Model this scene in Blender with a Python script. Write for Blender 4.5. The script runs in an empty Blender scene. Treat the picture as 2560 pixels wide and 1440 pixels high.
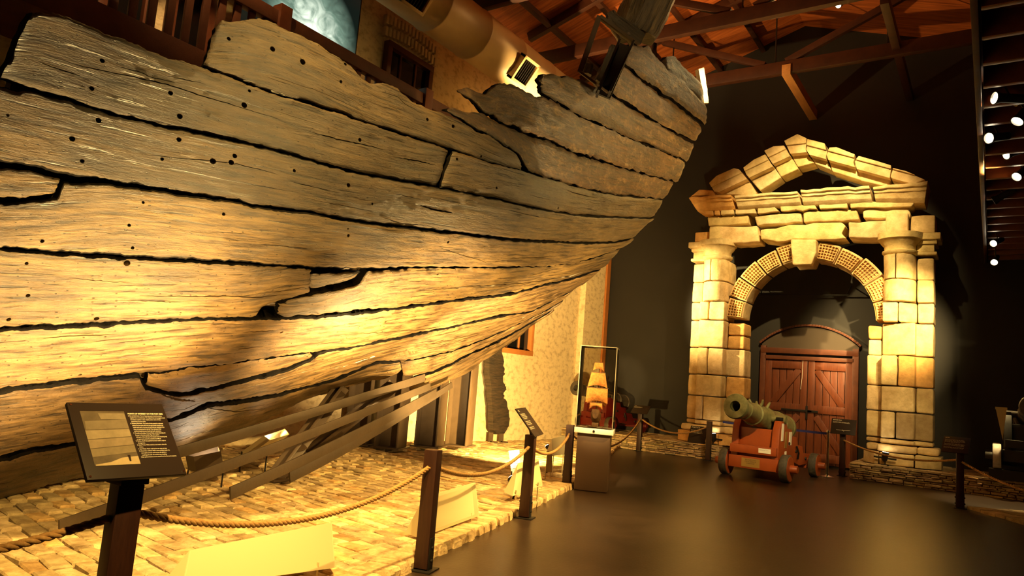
import bpy, bmesh, math, random
import numpy as np
from mathutils import Vector, Matrix, noise

random.seed(7)
SC = bpy.context.scene
COL = SC.collection

# ------------------------------------------------------------------ camera
FPX = 1800.0
YAW, PITCH, ROLL = math.radians(34), math.radians(7.26), math.radians(4.57)
CAM = np.array([0, 0, 1.55])
F0 = np.array([-math.sin(YAW), math.cos(YAW), 0.0])
R0 = np.array([math.cos(YAW), math.sin(YAW), 0.0])
ZU = np.array([0, 0, 1.0])
FW = math.cos(PITCH) * F0 + math.sin(PITCH) * ZU
U0 = -math.sin(PITCH) * F0 + math.cos(PITCH) * ZU
RC = math.cos(ROLL) * R0 + math.sin(ROLL) * U0
UC = -math.sin(ROLL) * R0 + math.cos(ROLL) * U0
cd = bpy.data.cameras.new('camera')
cd.sensor_width = 36.0
cd.lens = 36.0 * FPX / 2560.0
cd.clip_start = 0.05
cam = bpy.data.objects.new('camera', cd)
COL.objects.link(cam)
cam.matrix_world = Matrix(((RC[0], UC[0], -FW[0], CAM[0]), (RC[1], UC[1], -FW[1], CAM[1]),
                           (RC[2], UC[2], -FW[2], CAM[2]), (0, 0, 0, 1)))
SC.camera = cam

# ------------------------------------------------------------------ world, exposure, lights
w = bpy.data.worlds.new('world')
SC.world = w
w.use_nodes = True
w.node_tree.nodes['Background'].inputs[0].default_value = (1.0, 0.62, 0.35, 1)
w.node_tree.nodes['Background'].inputs[1].default_value = 0.012
SC.view_settings.view_transform = 'Standard'
SC.view_settings.look = 'None'
SC.view_settings.gamma = 1.0
SC.view_settings.exposure = 1.4
WARM = (1.0, 0.63, 0.18)
WARM2 = (1.0, 0.695, 0.27)
WARM3 = (1.0, 0.68, 0.26)
PW = 1.7

def spot(loc, target, power, size=60, blend=0.6, color=WARM, radius=0.06):
    d = bpy.data.lights.new('spot_lamp', 'SPOT')
    d.energy = power * PW
    d.color = color
    d.spot_size = math.radians(size)
    d.spot_blend = blend
    d.shadow_soft_size = radius
    o = bpy.data.objects.new('spot_lamp', d)
    COL.objects.link(o)
    o.location = loc
    o.rotation_euler = (Vector(target) - Vector(loc)).to_track_quat('-Z', 'Y').to_euler()
    return o

# ------------------------------------------------------------------ pixel helpers (frame 2560 x 1440)
def ray(x, y):
    return FW + (x - 1280) / FPX * RC + (720 - y) / FPX * UC
def hz(x, y, z=0.0):
    d = ray(x, y); return CAM + d * (z - CAM[2]) / d[2]
def hy(x, y, Y):
    d = ray(x, y); return CAM + d * (Y - CAM[1]) / d[1]
def hx(x, y, X):
    d = ray(x, y); return CAM + d * (X - CAM[0]) / d[0]
def hd(x, y, D):
    d = ray(x, y); return CAM + d * D / np.dot(d, F0)
V = lambda p: Vector((float(p[0]), float(p[1]), float(p[2])))

# ------------------------------------------------------------------ materials
MATS = {}
def mat(name, c1, c2=None, scale=4.0, rough=0.6, bump=0.0, bscale=20.0, metal=0.0, stretch=(1, 1, 1),
        coord='Object', tint=False, detail=6.0, spec=0.5, attr=None, c3=None, emit=None, bdist=0.02, wear=None):
    m = bpy.data.materials.new(name)
    MATS[name] = m
    m.use_nodes = True
    nt = m.node_tree
    N, L = nt.nodes, nt.links
    b = N['Principled BSDF']
    b.inputs['Roughness'].default_value = rough
    b.inputs['Metallic'].default_value = metal
    b.inputs['Specular IOR Level'].default_value = spec
    tc = N.new('ShaderNodeTexCoord')
    mp = N.new('ShaderNodeMapping')
    mp.inputs['Scale'].default_value = stretch
    L.new(tc.outputs[coord], mp.inputs['Vector'])
    col = None
    if c2 is not None:
        nz = N.new('ShaderNodeTexNoise')
        nz.inputs['Scale'].default_value = scale
        nz.inputs['Detail'].default_value = detail
        nz.inputs['Roughness'].default_value = 0.62
        L.new(mp.outputs[0], nz.inputs['Vector'])
        rp = N.new('ShaderNodeValToRGB')
        rp.color_ramp.elements[0].position = 0.34
        rp.color_ramp.elements[1].position = 0.68
        rp.color_ramp.elements[0].color = (*c1, 1)
        rp.color_ramp.elements[1].color = (*c2, 1)
        if c3 is not None:
            e = rp.color_ramp.elements.new(0.5)
            e.color = (*c3, 1)
        L.new(nz.outputs['Fac'], rp.inputs[0])
        col = rp.outputs[0]
    if tint or attr:
        mx = N.new('ShaderNodeMix')
        mx.data_type = 'RGBA'
        mx.blend_type = 'MULTIPLY'
        mx.inputs[0].default_value = 1.0
        if col is None:
            mx.inputs[6].default_value = (*c1, 1)
        else:
            L.new(col, mx.inputs[6])
        if attr:
            a = N.new('ShaderNodeAttribute')
            a.attribute_name = attr
            L.new(a.outputs['Color'], mx.inputs[7])
        else:
            oi = N.new('ShaderNodeObjectInfo')
            L.new(oi.outputs['Color'], mx.inputs[7])
        col = mx.outputs[2]
    if col is None:
        b.inputs['Base Color'].default_value = (*c1, 1)
    else:
        L.new(col, b.inputs['Base Color'])
    if bump > 0:
        n2 = N.new('ShaderNodeTexNoise')
        n2.inputs['Scale'].default_value = bscale
        n2.inputs['Detail'].default_value = 8
        n2.inputs['Roughness'].default_value = 0.65
        L.new(mp.outputs[0], n2.inputs['Vector'])
        bp = N.new('ShaderNodeBump')
        bp.inputs['Strength'].default_value = bump
        bp.inputs['Distance'].default_value = bdist
        L.new(n2.outputs['Fac'], bp.inputs['Height'])
        L.new(bp.outputs[0], b.inputs['Normal'])
    if emit:
        b.inputs['Emission Color'].default_value = (*emit[:3], 1)
        b.inputs['Emission Strength'].default_value = emit[3]
    return m

def wood_hull(mname, crust):
    """waterlogged, waxed oak: grain runs along the plank (UV in metres)"""
    m = bpy.data.materials.new(mname)
    m.use_nodes = True
    nt = m.node_tree; N, L = nt.nodes, nt.links
    b = N['Principled BSDF']
    uv = N.new('ShaderNodeTexCoord')
    def noise_(scale, sx, sy, det=8, rough=.65):
        mp = N.new('ShaderNodeMapping'); mp.inputs['Scale'].default_value = (sx, sy, 1)
        L.new(uv.outputs['UV'], mp.inputs['Vector'])
        n = N.new('ShaderNodeTexNoise'); n.inputs['Scale'].default_value = scale
        n.inputs['Detail'].default_value = det; n.inputs['Roughness'].default_value = rough
        n.inputs['Distortion'].default_value = 0.12
        L.new(mp.outputs[0], n.inputs['Vector'])
        return n
    big = noise_(1.0, 0.6, 1.6, 5)
    rp = N.new('ShaderNodeValToRGB')
    rp.color_ramp.elements[0].position = 0.3; rp.color_ramp.elements[0].color = (0.050, 0.031, 0.0115, 1)
    rp.color_ramp.elements[1].position = 0.72; rp.color_ramp.elements[1].color = (0.170, 0.111, 0.040, 1)
    L.new(big.outputs['Fac'], rp.inputs[0])
    fine = noise_(1.0, 2.2, 26, 9, .7)
    rp2 = N.new('ShaderNodeValToRGB')
    rp2.color_ramp.elements[0].position = 0.38; rp2.color_ramp.elements[0].color = (0.20, 0.17, 0.13, 1)
    rp2.color_ramp.elements[1].position = 0.60; rp2.color_ramp.elements[1].color = (1.25, 1.2, 1.1, 1)
    L.new(fine.outputs['Fac'], rp2.inputs[0])
    mx = N.new('ShaderNodeMix'); mx.data_type = 'RGBA'; mx.blend_type = 'MULTIPLY'; mx.inputs[0].default_value = 1
    L.new(rp.outputs[0], mx.inputs[6]); L.new(rp2.outputs[0], mx.inputs[7])
    oi = N.new('ShaderNodeObjectInfo')
    mx2 = N.new('ShaderNodeMix'); mx2.data_type = 'RGBA'; mx2.blend_type = 'MULTIPLY'; mx2.inputs[0].default_value = 1
    L.new(mx.outputs[2], mx2.inputs[6]); L.new(oi.outputs['Color'], mx2.inputs[7])
    L.new(mx2.outputs[2], b.inputs['Base Color'])
    rr = N.new('ShaderNodeMapRange'); rr.inputs[3].default_value = 0.20; rr.inputs[4].default_value = 0.52
    mid = noise_(1.0, 3.0, 9.0, 8, .7)
    L.new(mid.outputs['Fac'], rr.inputs[0]); L.new(rr.outputs[0], b.inputs['Roughness'])
    b.inputs['Specular IOR Level'].default_value = 0.8
    # worm holes
    mpv = N.new('ShaderNodeMapping'); mpv.inputs['Scale'].default_value = (13, 19, 1)
    L.new(uv.outputs['UV'], mpv.inputs['Vector'])
    vo = N.new('ShaderNodeTexVoronoi'); vo.inputs['Scale'].default_value = 1.0
    vo.voronoi_dimensions = '2D'
    L.new(mpv.outputs[0], vo.inputs['Vector'])
    sx_ = N.new('ShaderNodeSeparateColor'); L.new(vo.outputs['Color'], sx_.inputs[0])
    rad_ = N.new('ShaderNodeMapRange'); rad_.inputs[1].default_value = .35; rad_.inputs[2].default_value = 1; rad_.inputs[3].default_value = .0; rad_.inputs[4].default_value = .11
    L.new(sx_.outputs[0], rad_.inputs[0])
    df_ = N.new('ShaderNodeMath'); df_.operation = 'SUBTRACT'; L.new(vo.outputs['Distance'], df_.inputs[0]); L.new(rad_.outputs[0], df_.inputs[1])
    vr = N.new('ShaderNodeMapRange'); vr.inputs[1].default_value = -.02; vr.inputs[2].default_value = 0.02
    vr.inputs[3].default_value = 0.0; vr.inputs[4].default_value = 1.0
    L.new(df_.outputs[0], vr.inputs[0])
    # open fissures along the grain
    fis = noise_(1.0, 1.6, 30, 4, .55)
    fr_ = N.new('ShaderNodeMapRange'); fr_.inputs[1].default_value = .34; fr_.inputs[2].default_value = .40
    L.new(fis.outputs['Fac'], fr_.inputs[0])
    mm_ = N.new('ShaderNodeMath'); mm_.operation = 'MULTIPLY'; L.new(vr.outputs[0], mm_.inputs[0]); L.new(fr_.outputs[0], mm_.inputs[1])
    dk_ = N.new('ShaderNodeMapRange'); dk_.inputs[3].default_value = .22; dk_.inputs[4].default_value = 1.0
    L.new(mm_.outputs[0], dk_.inputs[0])
    mx3 = N.new('ShaderNodeMix'); mx3.data_type = 'RGBA'; mx3.blend_type = 'MULTIPLY'; mx3.inputs[0].default_value = 1
    L.new(mx2.outputs[2], mx3.inputs[6]); L.new(dk_.outputs[0], mx3.inputs[7])
    colo = mx3.outputs[2]
    cr_ = None
    if crust:
        cr_ = noise_(1.0, 5.5, 8.0, 9, .75)
        cm_ = N.new('ShaderNodeMapRange'); cm_.inputs[1].default_value = .52; cm_.inputs[2].default_value = .64
        L.new(cr_.outputs['Fac'], cm_.inputs[0])
        mx4 = N.new('ShaderNodeMix'); mx4.data_type = 'RGBA'; L.new(cm_.outputs[0], mx4.inputs[0])
        L.new(colo, mx4.inputs[6]); mx4.inputs[7].default_value = (.27, .155, .055, 1)
        colo = mx4.outputs[2]
    L.new(colo, b.inputs['Base Color'])
    pits = noise_(1.0, 14, 60, 7, .7)
    def bump(h, strength, dist, prev):
        bp = N.new('ShaderNodeBump'); bp.inputs['Strength'].default_value = strength
        bp.inputs['Distance'].default_value = dist
        L.new(h, bp.inputs['Height'])
        if prev: L.new(prev.outputs[0], bp.inputs['Normal'])
        return bp
    b1 = bump(fine.outputs['Fac'], 0.8, 0.022, None)
    b2 = bump(mid.outputs['Fac'], 0.5, 0.04, b1)
    b3 = bump(pits.outputs['Fac'], 0.8, 0.012, b2)
    b4 = bump(mm_.outputs[0], 0.9, 0.014, b3)
    if crust: b4 = bump(cr_.outputs['Fac'], 1.0, 0.07, b4)
    L.new(b4.outputs[0], b.inputs['Normal'])
    MATS[mname] = m
    return m

OAK = wood_hull('waxed_oak', False)
OAKCRUST = wood_hull('crusted_oak', True)
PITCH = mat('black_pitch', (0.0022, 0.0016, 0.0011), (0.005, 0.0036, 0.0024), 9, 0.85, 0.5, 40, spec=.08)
OAKDARK = mat('dark_oak', (0.05, 0.033, 0.02), (0.13, 0.09, 0.055), 5, 0.5, 0.8, 30)
STONE = mat('sandstone', (0.50, 0.36, 0.17), (0.82, 0.66, 0.37), 3.5, 0.8, 0.5, 22, tint=True, bdist=0.03)
BLACKWALL = mat('charcoal_paint', (0.0095, 0.0075, 0.0055), (0.013, 0.0105, 0.008), 1.2, 0.62)
WALLSTONE = mat('limestone_wall', (0.54, 0.41, 0.24), (0.80, 0.66, 0.42), 5.5, 0.9, 0.5, 9, c3=(0.76, 0.62, 0.39), stretch=(1, 1, 1.5), detail=3.0)
FLOORM = mat('polished_floor', (0.022, 0.0125, 0.007), (0.036, 0.021, 0.012), 2.2, 0.32, 0.22, 34, spec=0.5, stretch=(1, 1, 1), bdist=0.01)
BRICKM = mat('pale_brick', (0.42, 0.28, 0.13), (0.90, 0.70, 0.40), 7, 0.85, 0.9, 30, attr='tint', bdist=0.02)
STACKM = mat('stacked_stone', (0.40, 0.29, 0.16), (0.74, 0.58, 0.34), 9, 0.85, 0.6, 40, attr='tint', bdist=0.02)
MORTAR = mat('dark_mortar', (0.10, 0.07, 0.04), (0.20, 0.14, 0.08), 12, 0.95, 0.5, 40)
DIRT = mat('sandy_joint', (0.08, 0.05, 0.025), (0.22, 0.15, 0.08), 12, 0.95, 0.5, 40)
POSTM = mat('dark_red_timber', (0.024, 0.007, 0.004), (0.038, 0.012, 0.006), 6, 0.42, 0.1, 60, stretch=(8, 8, 1))
IRON = mat('black_iron', (0.02, 0.017, 0.015), None, rough=0.5, metal=0.6)
STEEL = mat('brown_painted_steel', (0.060, 0.038, 0.021), (0.080, 0.052, 0.030), 5, 0.45, 0.05, 40)
STRAPM = mat('grey_brown_strap', (0.044, 0.029, 0.015), (0.062, 0.041, 0.022), 3, 0.5, 0.15, 30)
ROPEM = mat('manila_rope', (0.32, 0.165, 0.05), (0.50, 0.285, 0.10), 40, 0.85, 0.6, 120, bdist=0.006)
CREAM = mat('cream_metal', (0.50, 0.40, 0.21), None, rough=0.5)
WHITEP = mat('white_card', (0.82, 0.79, 0.70), None, rough=0.6)
BOARDM = mat('dark_sign_board', (0.020, 0.012, 0.009), None, rough=0.45, spec=.2)
LETTER = mat('cream_lettering', (0.80, 0.72, 0.52), None, rough=0.6)
LETTERD = mat('dark_lettering', (0.05, 0.04, 0.03), None, rough=0.6)
GUNRED = mat('red_oxide_paint', (0.27, 0.048, 0.008), (0.36, 0.070, 0.012), 3, 0.42, 0.08, 25)
REDP = mat('scarlet_paint', (0.085, 0.0035, 0.002), (0.13, 0.006, 0.003), 4, 0.45, 0.1, 25)
BRONZE = mat('green_bronze', (0.13, 0.13, 0.05), (0.30, 0.29, 0.13), 7, 0.45, 0.35, 28, metal=0.25, bdist=0.012)
DARKGUN = mat('dark_gun_iron', (0.05, 0.04, 0.032), (0.10, 0.08, 0.06), 8, 0.5, 0.3, 30, metal=0.3)
TYRE = mat('black_wheel_rim', (0.03, 0.026, 0.022), (0.09, 0.075, 0.05), 16, 0.6, 0.4, 50)
BRASS = mat('brass_plate', (0.55, 0.38, 0.12), None, rough=0.35, metal=0.8)
CHROME = mat('chrome', (0.75, 0.72, 0.68), None, rough=0.12, metal=1.0)
BELT = mat('blue_belt', (0.02, 0.03, 0.22), None, rough=0.6)
DOORM = mat('red_brown_door', (0.10, 0.022, 0.006), (0.17, 0.040, 0.011), 5, 0.4, 0.15, 50, stretch=(6, 6, 0.6))
FRAMEM = mat('door_frame_timber', (0.085, 0.022, 0.008), (0.13, 0.036, 0.013), 5, 0.45, 0.1, 50)
WINM = mat('orange_window_timber', (0.40, 0.14, 0.035), (0.50, 0.19, 0.05), 5, 0.45, 0.1, 50)
CEILM = mat('ceiling_boards', (0.22, 0.048, 0.010), (0.54, 0.15, 0.030), 3.0, 0.5, 0.3, 4, stretch=(0.12, 5, 1))
BEAMM = mat('roof_timber', (0.032, 0.009, 0.0035), (0.055, 0.016, 0.006), 4, 0.5, 0.15, 40)
BEAML = mat('lit_roof_timber', (0.42, 0.20, 0.06), (0.55, 0.27, 0.09), 4, 0.5, 0.15, 40, stretch=(5, .6, 5))  # paler copy of the roof timber, the beam's bright light put into the colour
GALM = mat('gallery_timber', (0.085, 0.026, 0.012), (0.13, 0.042, 0.018), 4, 0.5, 0.15, 40)
DUCTM = mat('cream_duct', (0.62, 0.47, 0.24), (0.68, 0.52, 0.27), 2, 0.45, 0.02, 10)
BLACK = mat('matt_black', (0.012, 0.011, 0.010), None, rough=0.6)
DGLASS = mat('dark_glass', (0.006, 0.006, 0.007), None, rough=0.06)
LAMPM = mat('lamp_lens', (1, 0.9, 0.7), None, emit=(1.0, 0.80, 0.52, 14.0))
LAMPH = mat('hot_lamp_lens', (1, 0.9, 0.7), None, emit=(1.0, 0.84, 0.55, 16.0))
SAILM = mat('tan_sailcloth', (0.52, 0.19, 0.04), (0.74, 0.34, 0.09), 22, 0.8, 0.8, 30, bdist=0.02)
MODELW = mat('model_timber', (0.10, 0.05, 0.025), (0.22, 0.12, 0.05), 20, 0.5, 0.3, 60)
LITEND = mat('lamplit_timber', (0.75, 0.66, 0.5), (0.9, 0.82, 0.66), 9, 0.8, 0.6, 20)  # whitened to stand in for strong lamplight on the transom end

def glass_mat():
    m = bpy.data.materials.new('clear_acrylic'); m.use_nodes = True
    nt = m.node_tree; N, L = nt.nodes, nt.links
    N.remove(N['Principled BSDF'])
    o = N['Material Output']
    t = N.new('ShaderNodeBsdfTransparent'); t.inputs[0].default_value = (0.97, 0.95, 0.90, 1)
    g = N.new('ShaderNodeBsdfGlossy'); g.inputs['Roughness'].default_value = 0.03
    fr = N.new('ShaderNodeFresnel'); fr.inputs[0].default_value = 1.45
    mx = N.new('ShaderNodeMixShader')
    L.new(fr.outputs[0], mx.inputs[0]); L.new(t.outputs[0], mx.inputs[1]); L.new(g.outputs[0], mx.inputs[2])
    L.new(mx.outputs[0], o.inputs[0])
    return m
GLASS = glass_mat()

def screen_mat():
    m = bpy.data.materials.new('lit_picture'); m.use_nodes = True
    nt = m.node_tree; N, L = nt.nodes, nt.links
    b = N['Principled BSDF']
    b.inputs['Base Color'].default_value = (0.01, 0.015, 0.013, 1)
    b.inputs['Roughness'].default_value = 0.3
    tc = N.new('ShaderNodeTexCoord')
    mp = N.new('ShaderNodeMapping'); mp.inputs['Scale'].default_value = (1, 1, 1)
    L.new(tc.outputs['UV'], mp.inputs['Vector'])
    # an abstract pale burst of light with swirls
    gr = N.new('ShaderNodeTexGradient'); gr.gradient_type = 'SPHERICAL'
    mg = N.new('ShaderNodeMapping'); mg.inputs['Location'].default_value = (-1.25, -0.9, 0); mg.inputs['Scale'].default_value = (2.2, 1.9, 1)
    L.new(tc.outputs['UV'], mg.inputs['Vector']); L.new(mg.outputs[0], gr.inputs['Vector'])
    nz = N.new('ShaderNodeTexNoise'); nz.inputs['Scale'].default_value = 6; nz.inputs['Detail'].default_value = 5
    nz.inputs['Distortion'].default_value = 2.0
    L.new(mp.outputs[0], nz.inputs['Vector'])
    mm = N.new('ShaderNodeMath'); mm.operation = 'MULTIPLY'
    L.new(gr.outputs['Fac'], mm.inputs[0]); L.new(nz.outputs['Fac'], mm.inputs[1])
    rp = N.new('ShaderNodeValToRGB')
    rp.color_ramp.elements[0].position = 0.0; rp.color_ramp.elements[0].color = (0.002, 0.006, 0.005, 1)
    rp.color_ramp.elements[1].position = 0.5; rp.color_ramp.elements[1].color = (0.75, 0.85, 0.68, 1)
    e = rp.color_ramp.elements.new(0.2); e.color = (0.12, 0.19, 0.14, 1)
    L.new(mm.outputs[0], rp.inputs[0])
    L.new(rp.outputs[0], b.inputs['Emission Color'])
    b.inputs['Emission Strength'].default_value = 0.6
    return m
SCREENM = screen_mat()

# ------------------------------------------------------------------ object helpers
def wloc(o):
    v = Vector((0, 0, 0))
    while o is not None:
        v = v + o.location; o = o.parent
    return v

def tag(o, label=None, cat=None, group=None, kind=None):
    if label: o['label'] = label
    if cat: o['category'] = cat
    if group: o['group'] = group
    if kind: o['kind'] = kind
    return o

def thing(name, label, cat, loc, group=None, kind=None):
    o = bpy.data.objects.new(name, None)
    o.empty_display_size = 0.1
    COL.objects.link(o)
    o.location = V(loc)
    return tag(o, label, cat, group, kind)

class MB:
    def __init__(s):
        s.v, s.f, s.c = [], [], []
        s.tint = None
    def add(s, vs, fs, tint=None):
        n = len(s.v)
        s.v += [tuple(map(float, p)) for p in vs]
        s.f += [tuple(i + n for i in f) for f in fs]
        s.c += [tint] * len(fs)
        return s
    def box(s, c, size, rot=None, tint=None):
        hx_, hy_, hz_ = size[0] / 2, size[1] / 2, size[2] / 2
        vs = [Vector((x, y, z)) for z in (-hz_, hz_) for x, y in ((-hx_, -hy_), (hx_, -hy_), (hx_, hy_), (-hx_, hy_))]
        if rot is not None: vs = [rot @ p for p in vs]
        c = V(c)
        return s.add([p + c for p in vs], [(3, 2, 1, 0), (4, 5, 6, 7), (0, 1, 5, 4), (1, 2, 6, 5), (2, 3, 7, 6), (3, 0, 4, 7)], tint)
    def bar(s, a, b, wd, th, up=(0, 0, 1)):
        """rectangular bar from a to b; wd across, th along 'up'"""
        a, b = V(a), V(b)
        d = (b - a); L_ = d.length; d.normalize()
        x = d.cross(Vector(up)); x.normalize()
        z = x.cross(d); z.normalize()
        r = Matrix((x, d, z)).transposed()
        return s.box((a + b) / 2, (wd, L_, th), r)
    def prism(s, poly, org, ex, ey, ez, depth):
        """poly in (ex,ey) plane at org, extruded along ez by depth"""
        org, ex, ey, ez = V(org), V(ex), V(ey), V(ez)
        n = len(poly)
        a = [org + ex * p[0] + ey * p[1] for p in poly]
        b = [q + ez * depth for q in a]
        fs = [tuple(range(n - 1, -1, -1)), tuple(range(n, 2 * n))] + [(i, (i + 1) % n, n + (i + 1) % n, n + i) for i in range(n)]
        return s.add(a + b, fs)
    def tube(s, path, r, n=8, caps=True):
        path = [V(p) for p in path]
        rs = r if isinstance(r, (list, tuple)) else [r] * len(path)
        vs, fs = [], []
        t0 = (path[1] - path[0]).normalized()
        ref = Vector((0, 0, 1)) if abs(t0.z) < 0.9 else Vector((1, 0, 0))
        x = t0.cross(ref).normalized()
        for i, p in enumerate(path):
            t = (path[min(i + 1, len(path) - 1)] - path[max(i - 1, 0)]).normalized()
            x = (x - t * x.dot(t)).normalized()
            y = t.cross(x)
            for k in range(n):
                a = 2 * math.pi * k / n
                vs.append(p + (x * math.cos(a) + y * math.sin(a)) * rs[i])
        for i in range(len(path) - 1):
            for k in range(n):
                k2 = (k + 1) % n
                fs.append((i * n + k, i * n + k2, (i + 1) * n + k2, (i + 1) * n + k))
        if caps:
            fs.append(tuple(range(n - 1, -1, -1)))
            m = (len(path) - 1) * n
            fs.append(tuple(range(m, m + n)))
        return s.add(vs, fs)
    def lathe(s, prof, org, axis, n=24, ref=None):
        """prof: list of (distance along axis, radius)"""
        org, ax = V(org), V(axis).normalized()
        rf = V(ref) if ref is not None else (Vector((0, 0, 1)) if abs(ax.z) < 0.9 else Vector((1, 0, 0)))
        x = ax.cross(rf).normalized(); y = ax.cross(x)
        vs, fs = [], []
        for h, r in prof:
            for k in range(n):
                a = 2 * math.pi * k / n
                vs.append(org + ax * h + (x * math.cos(a) + y * math.sin(a)) * max(r, 1e-4))
        for i in range(len(prof) - 1):
            for k in range(n):
                k2 = (k + 1) % n
                fs.append((i * n + k, (i + 1) * n + k, (i + 1) * n + k2, i * n + k2))
        fs.append(tuple(range(n)))
        m = (len(prof) - 1) * n
        fs.append(tuple(range(m + n - 1, m - 1, -1)))
        return s.add(vs, fs)
    def build(s, name, m, parent=None, bevel=0.0, seg=2, smooth=40, uv=None, jitter=0.0, sub=0, label=None, color=None):
        off = wloc(parent) if parent is not None else Vector((0, 0, 0))
        me = bpy.data.meshes.new(name)
        me.from_pydata([(p[0] - off.x, p[1] - off.y, p[2] - off.z) for p in s.v], [], s.f)
        if any(t is not None for t in s.c):
            at = me.attributes.new('tint', 'FLOAT_COLOR', 'FACE')
            for i, t in enumerate(s.c):
                at.data[i].color = (*(t or (1, 1, 1)), 1)
        bm = bmesh.new(); bm.from_mesh(me)
        bmesh.ops.recalc_face_normals(bm, faces=bm.faces)
        if bevel > 0:
            es = [e for e in bm.edges if len(e.link_faces) == 2 and e.calc_face_angle(0) > math.radians(28)]
            bmesh.ops.bevel(bm, geom=es, offset=bevel, segments=seg, profile=0.6, affect='EDGES', clamp_overlap=True)
        if sub:
            bmesh.ops.triangulate(bm, faces=[f for f in bm.faces if len(f.verts) > 4])
            bmesh.ops.subdivide_edges(bm, edges=bm.edges[:], cuts=sub, use_grid_fill=True)
        if jitter > 0:
            sd = Vector((random.uniform(0, 50), random.uniform(0, 50), 0))
            bm.normal_update()
            for v in bm.verts:
                q = v.co * 4.5 + sd
                v.co += v.normal * (noise.noise(q) * jitter + noise.noise(q * 3.1) * jitter * 0.5)
        bm.to_mesh(me); bm.free()
        if uv: uv(me)
        for p in me.polygons: p.use_smooth = True
        try: me.set_sharp_from_angle(angle=math.radians(smooth))
        except Exception: pass
        me.materials.append(m)
        o = bpy.data.objects.new(name, me)
        COL.objects.link(o)
        if parent is not None: o.parent = parent
        if color: o.color = (*color, 1)
        if label: o['label'] = label
        return o

def dup(o, parent=None, top=True):
    c = o.copy(); COL.objects.link(c)
    if parent is not None: c.parent = parent
    for ch in list(o.children): dup(ch, c)
    return c

def text(body, size, org, right, up, m, parent, name='lettering', align='LEFT', spacing=1.0, bold=0.0, maxw=None):
    cu = bpy.data.curves.new('txt', 'FONT')
    cu.body = body; cu.size = size; cu.align_x = align; cu.space_line = spacing; cu.offset = bold
    cu.resolution_u = 2
    t = bpy.data.objects.new('txt', cu)
    me = bpy.data.meshes.new_from_object(t)
    bpy.data.objects.remove(t)
    kx = 1.0
    if maxw and len(me.vertices):
        wd_ = max(v.co.x for v in me.vertices)
        kx = min(1.0, maxw / wd_)
    org, r, u = V(org), V(right).normalized(), V(up).normalized()
    off = wloc(parent)
    for v in me.vertices: v.co = org + r * (v.co.x * kx) + u * v.co.y - off
    me.materials.clear(); me.materials.append(m)
    o = bpy.data.objects.new(name, me); COL.objects.link(o); o.parent = parent
    return o

def struct(o, label=None):
    o['kind'] = 'structure'
    if label: o['label'] = label
    return o

# ================================================================== SETTING
XL, YE, XR = -10.0, 19.9, 3.6          # left wall, end wall, right wall
RIDGE_X, RIDGE_Z, SLOPE = -4.3, 11.95, 0.33
roof_z = lambda x: RIDGE_Z - SLOPE * abs(x - RIDGE_X)
PLAT_Y, PLAT_H = 17.75, 0.34

m = MB(); m.box(((XL + XR) / 2, 9, -0.1), (XR - XL + 0.6, 24, 0.2)); struct(m.build('floor', FLOORM), 'dark polished floor')
m = MB(); m.box((XL - 0.25, 9, 6), (0.5, 24, 12.4)); struct(m.build('wall_left', WALLSTONE), 'pale mottled limestone wall')
m = MB()
gx = [XL - .5, RIDGE_X, XR + .3]
m.prism([(gx[0], -0.1), (gx[2], -0.1), (gx[2], roof_z(gx[2])), (RIDGE_X, RIDGE_Z), (gx[0], roof_z(gx[0]))], (0, YE, 0), (1, 0, 0), (0, 0, 1), (0, 1, 0), 0.4)
struct(m.build('wall_end', BLACKWALL), 'charcoal painted end wall with a gable')
m = MB(); m.box((XR + .15, 9, 6), (0.3, 24, 12.4)); struct(m.build('wall_right', BLACKWALL))
m = MB(); m.box(((XL + XR) / 2, -2.9, 6), (XR - XL + 0.6, 0.2, 12.4)); struct(m.build('wall_behind', BLACKWALL))
m = MB()
for xa in (XL - .5, XR + .3):
    za = roof_z(xa)
    a, b = Vector((xa, 0, za)), Vector((RIDGE_X, 0, RIDGE_Z))
    m.add([(a.x, -3, a.z), (b.x, -3, b.z), (b.x, 20.3, b.z), (a.x, 20.3, a.z), (a.x, -3, a.z + .12), (b.x, -3, b.z + .12), (b.x, 20.3, b.z + .12), (a.x, 20.3, a.z + .12)],
          [(0, 1, 2, 3), (4, 7, 6, 5), (0, 3, 7, 4), (1, 5, 6, 2), (0, 4, 5, 1), (3, 2, 6, 7)])
struct(m.build('ceiling', CEILM), 'sloping roof lined with red-brown boards')

# pier of stone + timber corner strip where the limestone wall meets the dark wall
m = MB(); m.box((XL + 0.09, YE - .9, 3.0), (0.18, 1.2, 6.0)); struct(m.build('trim_pier', WALLSTONE))
m = MB(); m.box((XL + 0.12, YE - .17, 3.0), (0.22, .22, 6.0)); struct(m.build('trim_corner', WINM))

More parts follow.
